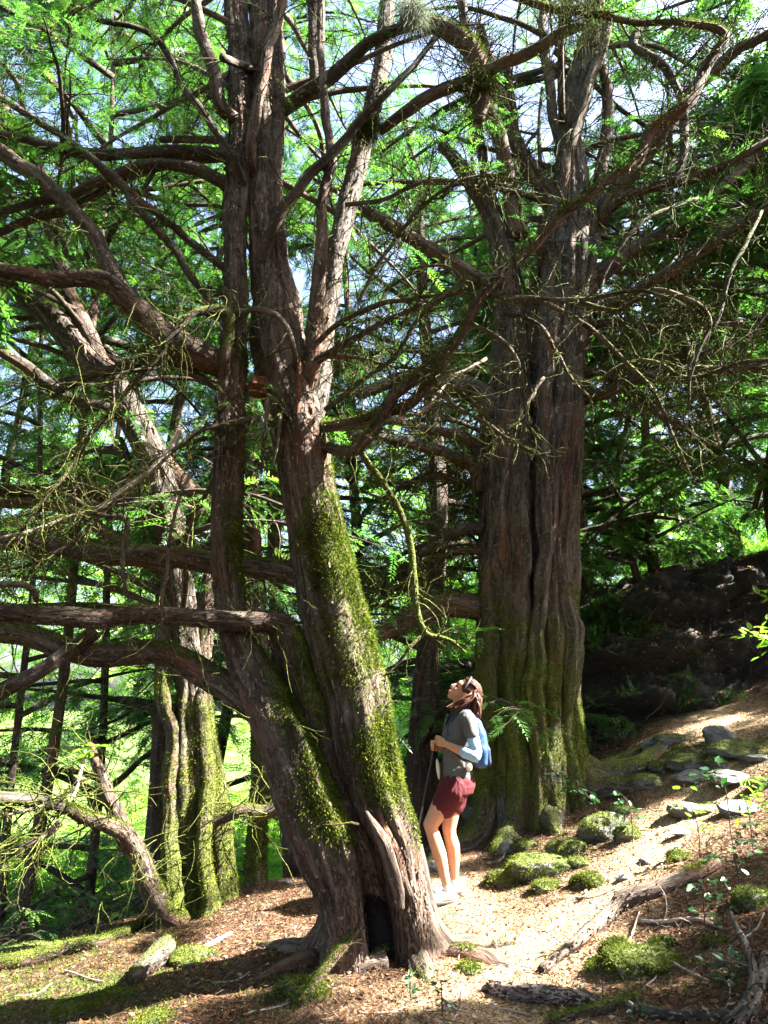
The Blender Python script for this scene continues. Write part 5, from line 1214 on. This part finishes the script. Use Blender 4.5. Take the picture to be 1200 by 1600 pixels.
# beard lichen and hanging bits
def beard(px, py, Yd, wpx, hpx, label, mat='lichen', n=500, name="lichen_tuft", cat="lichen", curl=.3):
    q, t = P(px, py, Yd); m = Mesh()
    p = q + rng.normal(size=(n, 3)) * wpx * t / FPX * .4; K = 6; l = hpx * t / FPX * rng.uniform(.3, 1, n); Pk = [p]; d = unit(rng.normal(size=(n, 3)) * .5 + [0, 0, -1.2])
    for k in range(K - 1): d = unit(d + rng.normal(size=(n, 3)) * curl + [0, 0, -.25]); Pk.append(Pk[-1] + d * (l / (K - 1))[:, None])
    batch(m, np.stack(Pk, 1), np.repeat(np.full((n, 1), .0014), K, 1), 3)
    o = m.build(name, M[mat], None, loc=tuple(q)); tag(o, label, cat)
beard(645, 5, 4.75, 20, 75, "long grey-white beard lichen hanging from the mossy limb at the top", n=800)
beard(575, 185, 4.9, 22, 50, "bright yellow-green moss tuft hanging where the upper limbs cross", 'moss', 900, "moss_tuft", "moss")
beard(413, 650, 4.64, 4, 45, "pale lichen strand dripping from the small limb below the sawn stub", n=40, curl=.25)
beard(1095, 480, 4.0, 10, 40, "greenish lichen strand on the curled twig at the right", 'moss', 160, "moss_tuft", "moss")
beard(900, 12, 4.4, 60, 40, "shaggy moss along the top limb above the upright tree", 'moss', 700, "moss_tuft", "moss")
beard(750, 120, 4.8, 24, 60, "shaggy dark moss on the drooping mossy limb", 'moss', 900, "moss_tuft", "moss")
# ------------------------------------------------------------------ the person on the path, looking up
PB, PT = G(707, 1404)
PS = 203 * PT / FPX
def W(p):                                      # local (forward, left, up) -> world; she faces the left of the picture
    p = np.asarray(p, float)
    return np.stack([PB[0] - p[..., 0] * PS, PB[1] - p[..., 1] * PS, PB[2] + p[..., 2] * PS], -1)
def capsule(p0, p1, r0, r1, seg=20, n=14):
    p0, p1 = np.array(p0, float), np.array(p1, float); Lc = np.linalg.norm(p1 - p0); d = (p1 - p0) / max(Lc, 1e-6)
    out = []
    for a in np.linspace(-math.pi / 2, 0, 5)[:-1]: out.append([*(p0 + d * r0 * math.sin(a)), max(r0 * math.cos(a), .0006)])
    for t in np.linspace(0, 1, n): out.append([*(p0 + (p1 - p0) * t), r0 + (r1 - r0) * t])
    for a in np.linspace(0, math.pi / 2, 5)[1:]: out.append([*(p1 + d * r1 * math.sin(a)), max(r1 * math.cos(a), .0006)])
    return rings(np.array(out), seg)
def rings(C, seg=20):
    c, r = C[:, :3], C[:, 3]; n = len(C); d = unit(c[-1] - c[0]); u = unit(np.cross(d, [.3, 1, .2])); w = np.cross(d, u)
    a = np.linspace(0, TAU, seg, endpoint=False)
    V = (c[:, None] + (np.cos(a)[None, :, None] * u + np.sin(a)[None, :, None] * w) * r[:, None, None]).reshape(-1, 3)
    return close_rings(V, n, seg)
def close_rings(V, n, seg):
    i = np.arange(n - 1)[:, None] * seg; j = np.arange(seg)[None]; j2 = (j + 1) % seg
    Q = np.stack([i + j, i + j2, i + seg + j2, i + seg + j], -1).reshape(-1, 4)
    k = len(V); V = np.vstack([V, V[:seg].mean(0), V[-seg:].mean(0)]); jj = np.arange(seg); jn = (jj + 1) % seg; b = (n - 1) * seg
    T_ = np.vstack([np.stack([np.full(seg, k), jn, jj], -1), np.stack([np.full(seg, k + 1), b + jj, b + jn], -1)])
    return V, Q, T_
def eloft(rows, seg=36, power=2.3):            # rows of (forward, left, up, half depth, half width)
    rows = np.array(rows, float); t = np.linspace(0, len(rows) - 1, (len(rows) - 1) * 6 + 1)
    R_ = np.stack([np.interp(t, np.arange(len(rows)), rows[:, k]) for k in range(5)], -1)
    a = np.linspace(0, TAU, seg, endpoint=False); ca, sa = np.cos(a), np.sin(a)
    ca = np.sign(ca) * np.abs(ca) ** (2 / power); sa = np.sign(sa) * np.abs(sa) ** (2 / power)
    V = np.stack([R_[:, 0:1] + ca * R_[:, 3:4], R_[:, 1:2] + sa * R_[:, 4:5], np.repeat(R_[:, 2:3], seg, 1)], -1).reshape(-1, 3)
    return close_rings(V, len(R_), seg)
def ellipsoid(c, rad, R3=None):
    V, F = ICO4; V = V * np.array(rad)
    if R3 is not None: V = V @ R3.T
    return V + np.array(c), None, F
def chain(pts, seg=16):                         # joints (x, y, z, r) joined by capsules
    return [capsule(a[:3], b[:3], a[3], b[3], seg, max(3, int(np.linalg.norm(np.array(b[:3]) - a[:3]) / .02))) for a, b in zip(pts[:-1], pts[1:])]
def fused(name, shapes, mat, parent, voxel, smooth_it=4, disp=0.0, dsc=14, seed=0, label=None):
    m = Mesh()
    for V, Q, T_ in shapes: m.add(W(V), Q, T_)
    o = m.build(name, mat, parent)
    md = o.modifiers.new("r", 'REMESH'); md.mode = 'VOXEL'; md.voxel_size = voxel * PS; md.use_smooth_shade = True
    ms = o.modifiers.new("s", 'SMOOTH'); ms.iterations = smooth_it; ms.factor = .5
    dg = bpy.context.evaluated_depsgraph_get(); ev = o.evaluated_get(dg); me = bpy.data.meshes.new_from_object(ev)
    o.modifiers.clear(); old = o.data; o.data = me; bpy.data.meshes.remove(old); me.name = name
    me.materials.clear(); me.materials.append(mat)
    if disp:
        n = len(me.vertices); co = np.zeros(n * 3, np.float32); me.vertices.foreach_get("co", co); co = co.reshape(-1, 3)
        no = np.zeros(n * 3, np.float32); me.vertices.foreach_get("normal", no); no = no.reshape(-1, 3)
        q = co * np.array([1.0, 1.0, .55]) * dsc
        co = co + no * (disp * fbm(q, 3, seed))[:, None]
        me.vertices.foreach_set("co", co.astype(np.float32).ravel()); me.update()
    me.polygons.foreach_set("use_smooth", np.ones(len(me.polygons), bool))
    if label: o['label'] = label
    return o
person = thing("person", "person in grey top and maroon shorts standing on the path, head tilted back, hands joined", "person", PB)
TH = RAD(43); HF = np.array([math.cos(TH), 0, math.sin(TH)]); HU = np.array([-math.sin(TH), 0, math.cos(TH)]); HC = np.array([-.118, 0, 1.540])
HR = np.stack([HF, [0, 1, 0], HU], 1)
def H(f, l, u): return HC + HF * f + np.array([0, 1, 0]) * l + HU * u
hip = [(-.055, s * .085) for s in (1, -1)]
# leg joints (forward, left, up, radius)
leg_near = [(-.045, .085, .86, .088), (.03, .09, .76, .086), (.10, .095, .65, .074), (.165, .10, .545, .058), (.158, .10, .50, .050), (.125, .10, .40, .054), (.10, .10, .33, .052), (.075, .10, .22, .041), (.05, .10, .10, .032), (.045, .10, .06, .034)]
leg_far = [(-.055, -.085, .86, .088), (-.035, -.085, .76, .084), (-.01, -.08, .62, .070), (.01, -.08, .49, .055), (.005, -.08, .44, .050), (-.018, -.08, .36, .054), (-.025, -.08, .28, .049), (-.025, -.08, .18, .038), (-.025, -.08, .10, .032), (-.03, -.08, .06, .033)]
arm_l = [(-.135, .165, 1.345, .046), (-.160, .195, 1.24, .043), (-.190, .215, 1.09, .037), (-.178, .225, 1.060, .038), (-.10, .215, 1.085, .037), (-.02, .178, 1.118, .030), (.045, .118, 1.145, .024)]
arm_r = [(-.135, -.165, 1.345, .046), (-.140, -.195, 1.22, .042), (-.150, -.215, 1.06, .037), (-.13, -.205, 1.035, .037), (-.06, -.15, 1.05, .036), (.02, -.08, 1.08, .030), (.06, -.04, 1.10, .024)]
def fingers(w, fwd, side, down, sc=1.0, four=True):   # palm then five bent fingers around a stick
    w, fwd, side, down = map(lambda q: np.array(q, float), (w, fwd, side, down)); sh = []
    pal = w + fwd * .045
    for k in range(4):
        y = down * (-.030 + .020 * k)
        kn = w + fwd * .075 + y; sh += chain([(*(w + fwd * .005 + y * .5), .016), (*kn, .0125)], 10)
        l = [.040, .045, .042, .034][k]
        j1 = kn + fwd * l * .62 + side * l * .45; j2 = j1 + side * l * .75 - fwd * l * .15; j3 = j2 - fwd * l * .6 + side * l * .1
        sh += chain([(*kn, .0105), (*j1, .0092), (*j2, .0084), (*j3, .0072)], 10)
    t0 = w + fwd * .02 - down * .028; t1 = t0 + fwd * .035 + side * .026 - down * .010; t2 = t1 + fwd * .028 + side * .018
    sh += chain([(*t0, .014), (*t1, .0105), (*t2, .0085)], 10)
    return sh
body = [eloft([(-.05, 0, .80, .05, .10), (-.05, 0, .84, .105, .165), (-.055, 0, .92, .105, .155), (-.055, 0, 1.02, .092, .13), (-.065, 0, 1.15, .10, .14), (-.085, 0, 1.27, .10, .15), (-.11, 0, 1.35, .07, .14), (-.12, 0, 1.40, .045, .07)])]
for a in (leg_near, leg_far, arm_l, arm_r): body += chain(a, 22)
body += chain([(-.115, 0, 1.36, .058), (-.098, 0, 1.43, .050), (-.085, 0, 1.48, .050), (*(HC - HU * .03), .055)], 24)
body += [ellipsoid(H(-.018, 0, .025), (.098, .075, .092), HR), ellipsoid(H(.025, 0, -.035), (.062, .058, .068), HR), ellipsoid(H(.050, 0, -.092), (.030, .030, .022), HR),
         ellipsoid(H(.045, 0, .035), (.038, .058, .040), HR), ellipsoid(H(.055, .028, -.025), (.026, .024, .026), HR), ellipsoid(H(.055, -.028, -.025), (.026, .024, .026), HR)]
body += chain([(*H(.078, 0, .012), .009), (*H(.100, 0, -.020), .012), (*H(.088, 0, -.034), .010)], 10)
body += [ellipsoid(H(.082, 0, -.062), (.012, .022, .007), HR), ellipsoid(H(.080, 0, -.074), (.012, .020, .007), HR)]
for s_ in (1, -1): body += [ellipsoid(H(-.022, s_ * .076, -.012), (.018, .008, .031), HR)]
body += fingers((.045, .118, 1.145), unit([.62, -.75, .22]), unit([.12, -.95, -.1]), unit([.05, .1, -1]))
body += fingers((.06, -.04, 1.10), unit([.80, .38, .30]), unit([.12, .95, -.1]), unit([.05, -.1, -1]))
bo = fused("body", body, M['skin'], person, .0042, 5)
# face details
for s_ in (1, -1):
    m = Mesh(); V, Q, T_ = ellipsoid(H(.073, s_ * .031, .004), (.011, .015, .010), HR); m.add(W(V), None, T_); m.build("eye", M['black'], person)
    m = Mesh(); V, Q, T_ = capsule(H(.083, s_ * .018, .024), H(.074, s_ * .046, .026), .0035, .0028, 8, 5); m.add(W(V), Q, T_); m.build("eyebrow", M['hair'], person)
m = Mesh()
for du in (-.062, -.074): V, Q, T_ = ellipsoid(H(.0835, 0, du), (.012, .021, .006), HR); m.add(W(V), None, T_)
m.build("mouth", M['lip'], person)
# top
sh = [eloft([(-.052, 0, .865, .118, .168), (-.052, 0, .90, .122, .165), (-.052, 0, .98, .115, .150), (-.055, 0, 1.08, .112, .150), (-.062, 0, 1.17, .120, .160), (-.082, 0, 1.26, .118, .165), (-.105, 0, 1.335, .088, .165), (-.118, 0, 1.375, .062, .12), (-.112, 0, 1.40, .058, .072), (-.105, 0, 1.415, .058, .062)])]
for s_ in (1, -1):
    sh += chain([(-.118, s_ * .12, 1.345, .060), (-.136, s_ * .165, 1.335, .060), (-.150, s_ * .185, 1.27, .058), (-.158, s_ * .192, 1.225, .057)], 20)
fused("shirt", sh, M['shirt'], person, .005, 3, .020, 15, 3)
m = Mesh(); tube(m, np.array([[*W([.012, .012, 1.37]), .004], [*W([.030, .012, 1.32]), .004], [*W([.047, .012, 1.25]), .003], [*W([.058, .012, 1.20]), .002]]), 6, .02); m.build("zip", M['metal'], person)
# sleeves
for a, s_ in ((arm_l, 1), (arm_r, -1)):
    a2 = [(*q[:3], q[3] + .008) for q in a[1:5]]; a2[-1] = tuple(np.array(a[4]) * .35 + np.array(a[5]) * .65 * 1)[:3] + (.039,) if False else a2[-1]
    a2[0] = (-.158, s_ * .192, 1.25, .049)
    fused("sleeve", chain(a2, 20), M['sleeve'], person, .005, 4, .006, 22, 5)
# shorts
sr = [eloft([(-.052, 0, .905, .122, .165), (-.055, 0, .87, .134, .180), (-.050, 0, .82, .142, .192), (-.04, 0, .77, .135, .190), (-.03, 0, .74, .09, .14)])]
sr += chain([(-.040, .092, .83, .108), (-.015, .092, .79, .112), (.025, .094, .735, .106), (.062, .095, .685, .096)], 26) + chain([(-.055, -.088, .80, .100), (-.035, -.088, .72, .098), (-.022, -.085, .665, .092)], 26)
fused("shorts", sr, M['shorts'], person, .0055, 3, .018, 16, 8)
m = Mesh(); V, Q, T_ = eloft([(-.052, 0, .888, .126, .168), (-.053, 0, .905, .126, .168)]); m.add(W(V), Q, T_); m.build("waistband", M['black'], person)
# shoes and socks
for ank, yaw, dz in ((np.array([.045, .10, 0]), RAD(24), 0), (np.array([-.03, -.08, 0]), RAD(10), 0)):
    fd = np.array([math.cos(yaw), math.sin(yaw), 0]); q = W(ank); zl = (gz(q[0], q[1]) - PB[2]) / PS
    a0 = ank + [0, 0, zl]
    s1 = chain([(*(a0 - fd * .045 + [0, 0, .045]), .036), (*(a0 + fd * .03 + [0, 0, .055]), .040), (*(a0 + fd * .11 + [0, 0, .036]), .036), (*(a0 + fd * .155 + [0, 0, .030]), .028)], 18)
    s1 += chain([(*(a0 + [0, 0, .05]), .040), (*(a0 + [0, 0, .095 - zl]), .041)], 18)
    so_ = fused("shoe", s1, M['shoe'], person, .005, 4)
    sb = chain([(*(a0 - fd * .05 + [0, 0, .014]), .030), (*(a0 + fd * .05 + [0, 0, .014]), .034), (*(a0 + fd * .15 + [0, 0, .014]), .030)], 18)
    sb = [(np.stack([v[:, 0], v[:, 1], np.clip(v[:, 2], a0[2] - .004, a0[2] + .022)], -1), q_, t_) for v, q_, t_ in sb]
    m = Mesh()
    for v, q_, t_ in sb: m.add(W(v), q_, t_)
    m.build("sole", M['sole'], so_)
# hair
hm_ = Mesh()
V, Q, T_ = ellipsoid(H(-.030, 0, .040), (.103, .086, .092), HR); hm_.add(W(V), None, T_)
rh = np.random.default_rng(4)
for k in range(190):
    th_ = rh.uniform(-1, 1); 
    side_ = th_ * .085; st = H(-.035 - .055 * math.sqrt(max(0, 1 - th_ ** 2)) * rh.uniform(.3, 1.1), side_ * .95, rh.uniform(-.02, .09))
    front = abs(th_) > .75 and rh.random() < .5
    end = np.array([(-.035 if front else -.205) + rh.normal() * .022, side_ * (1.3 if front else 1.1) + rh.normal() * .015, (1.385 if front else 1.35) + rh.uniform(-.035, .06)])
    mid = (st + end) / 2 + np.array([-.020 if not front else -.04, side_ * .25, .01]) + rh.normal(size=3) * .010
    pts = [st, st * .55 + mid * .45 + [-.01, side_ * .12, -.004], mid, mid * .4 + end * .6 + rh.normal(size=3) * .009, end + rh.normal(size=3) * .006]
    tube(hm_, np.array([[*W(p), rr * PS] for p, rr in zip(pts, (.008, .0095, .010, .008, .003))]), 6, .02, 0, 0, k, .007)
for k in range(110):
    l0 = rh.uniform(-.072, .072); a0 = rh.uniform(35, 60); pts = []
    for a_ in np.linspace(a0, 200 + rh.uniform(-15, 15), 8):
        w_ = math.sqrt(max(.1, 1 - (l0 / .088) ** 2)); rr = 1.03 + rh.normal() * .03
        pts.append([*W(H(-.030 + .103 * w_ * rr * math.cos(RAD(a_)), l0 * (1 + .1 * math.sin(RAD(a_))) + rh.normal() * .003, .040 + .092 * w_ * rr * math.sin(RAD(a_)))), .0055 * PS])
    tube(hm_, np.array(pts), 5, .02, 0, 0, k, .004)
hm_.build("hair", M['hair'], person)
hb_m = Mesh(); pts = []
for a_ in np.linspace(-100, 100, 15):
    pts.append([*W(H(.018 + .012 * math.cos(RAD(a_)), .092 * math.sin(RAD(a_)), .030 + .104 * math.cos(RAD(a_)))), .011 * PS])
tube(hb_m, np.array(pts), 8, .01); hb_m.build("headband", M['black'], person)
# backpack
pk = thing("backpack", "blue backpack carried on the back of the person", "backpack", W([-.24, 0, .95]))
fused("bag", [eloft([(-.235, 0, .955, .045, .11), (-.235, 0, .985, .070, .135), (-.235, 0, 1.10, .075, .14), (-.228, 0, 1.22, .062, .125), (-.212, 0, 1.31, .045, .10), (-.205, 0, 1.34, .025, .07)], 40, 3)], M['pack'], pk, .006, 5, .010, 12, 2)
fused("pocket", [eloft([(-.298, 0, .975, .020, .09), (-.302, 0, 1.0, .026, .105), (-.300, 0, 1.10, .024, .105), (-.290, 0, 1.135, .014, .09)], 30, 3)], M['strap'], pk, .006, 4, .006, 14, 3)
for s_ in (1, -1):
    m = Mesh(); C_s = [(-.20, .075, 1.33), (-.165, .09, 1.402), (-.11, .092, 1.412), (-.045, .095, 1.385), (-.0, .10, 1.30), (.008, .125, 1.20), (-.04, .160, 1.08), (-.12, .165, 1.02), (-.20, .13, 1.0)]
    R_ = resample(np.array([[*W([a, b * s_, c]), .012 * PS] for a, b, c in C_s]), .02)
    T_ = unit(np.gradient(R_[:, :3], axis=0)); o_ = unit(R_[:, :3] - W([-.07, 0, 1.2])); wv = np.cross(T_, o_) * .018 * PS
    n_ = len(R_); V = np.stack([R_[:, :3] - wv - o_ * .002, R_[:, :3] + wv - o_ * .002, R_[:, :3] + wv + o_ * .006, R_[:, :3] - wv + o_ * .006], 1).reshape(-1, 3)
    v2, q2, t2 = close_rings(V, n_, 4); m.add(v2, q2, t2); m.build("strap", M['strap'], pk, shade=False)
fused("hip_pouch", [ellipsoid((-.135, .160, .985), (.026, .012, .045))], M['cream'], pk, .005, 3, .012, 30, 4, "pale crumpled cloth at the hip")
# walking pole and cream pouch
pole = thing("trekking_pole", "dark trekking pole held in front of the person, slanting down to the left", "trekking pole", W([.37, .0, -.02]))
top = np.array([.112, .006, 1.175]); tip = np.array([.335, -.02, .12]); q = W(tip); dd_ = unit(tip - top)
for _ in range(60):
    q = W(tip)
    if q[2] <= gz(q[0], q[1]) + .005: break
    tip = tip + dd_ * .01
def seg_tube(nm, a, b, r0, r1, mat):
    m = Mesh(); v, q_, t_ = capsule(a, b, r0, r1, 10, 6); m.add(W(v), q_, t_); m.build(nm, mat, pole)
seg_tube("handle", top, top + dd_ * .14, .013, .012, M['black'])
seg_tube("upper_shaft", top + dd_ * .15, top + dd_ * .52, .009, .009, M['black'])
seg_tube("lower_shaft", top + dd_ * .53, tip - dd_ * .05, .0075, .006, M['metal'])
seg_tube("tip", tip - dd_ * .05, tip, .006, .003, M['black'])
m = Mesh(); V, Q, T_ = ellipsoid((.095, .012, .945), (.016, .045, .080)); V = V + np.stack([.10 * (V[:, 2] - .945), 0 * V[:, 0], 0 * V[:, 0]], -1); m.add(W(V), None, T_)
V, Q, T_ = capsule((.092, .015, 1.02), (.10, .015, 1.12), .003, .003, 8, 4)
hat = m.build("pouch", M['cream'], None, loc=tuple(W([.095, .012, .87]))); tag(hat, "slim cream pouch hanging below the person's hands", "pouch")
m = Mesh(); m.add(W(V), Q, T_); m.build("cord", M['strap'], hat)
for o in bpy.data.objects:
    if '_w' in o: del o['_w']
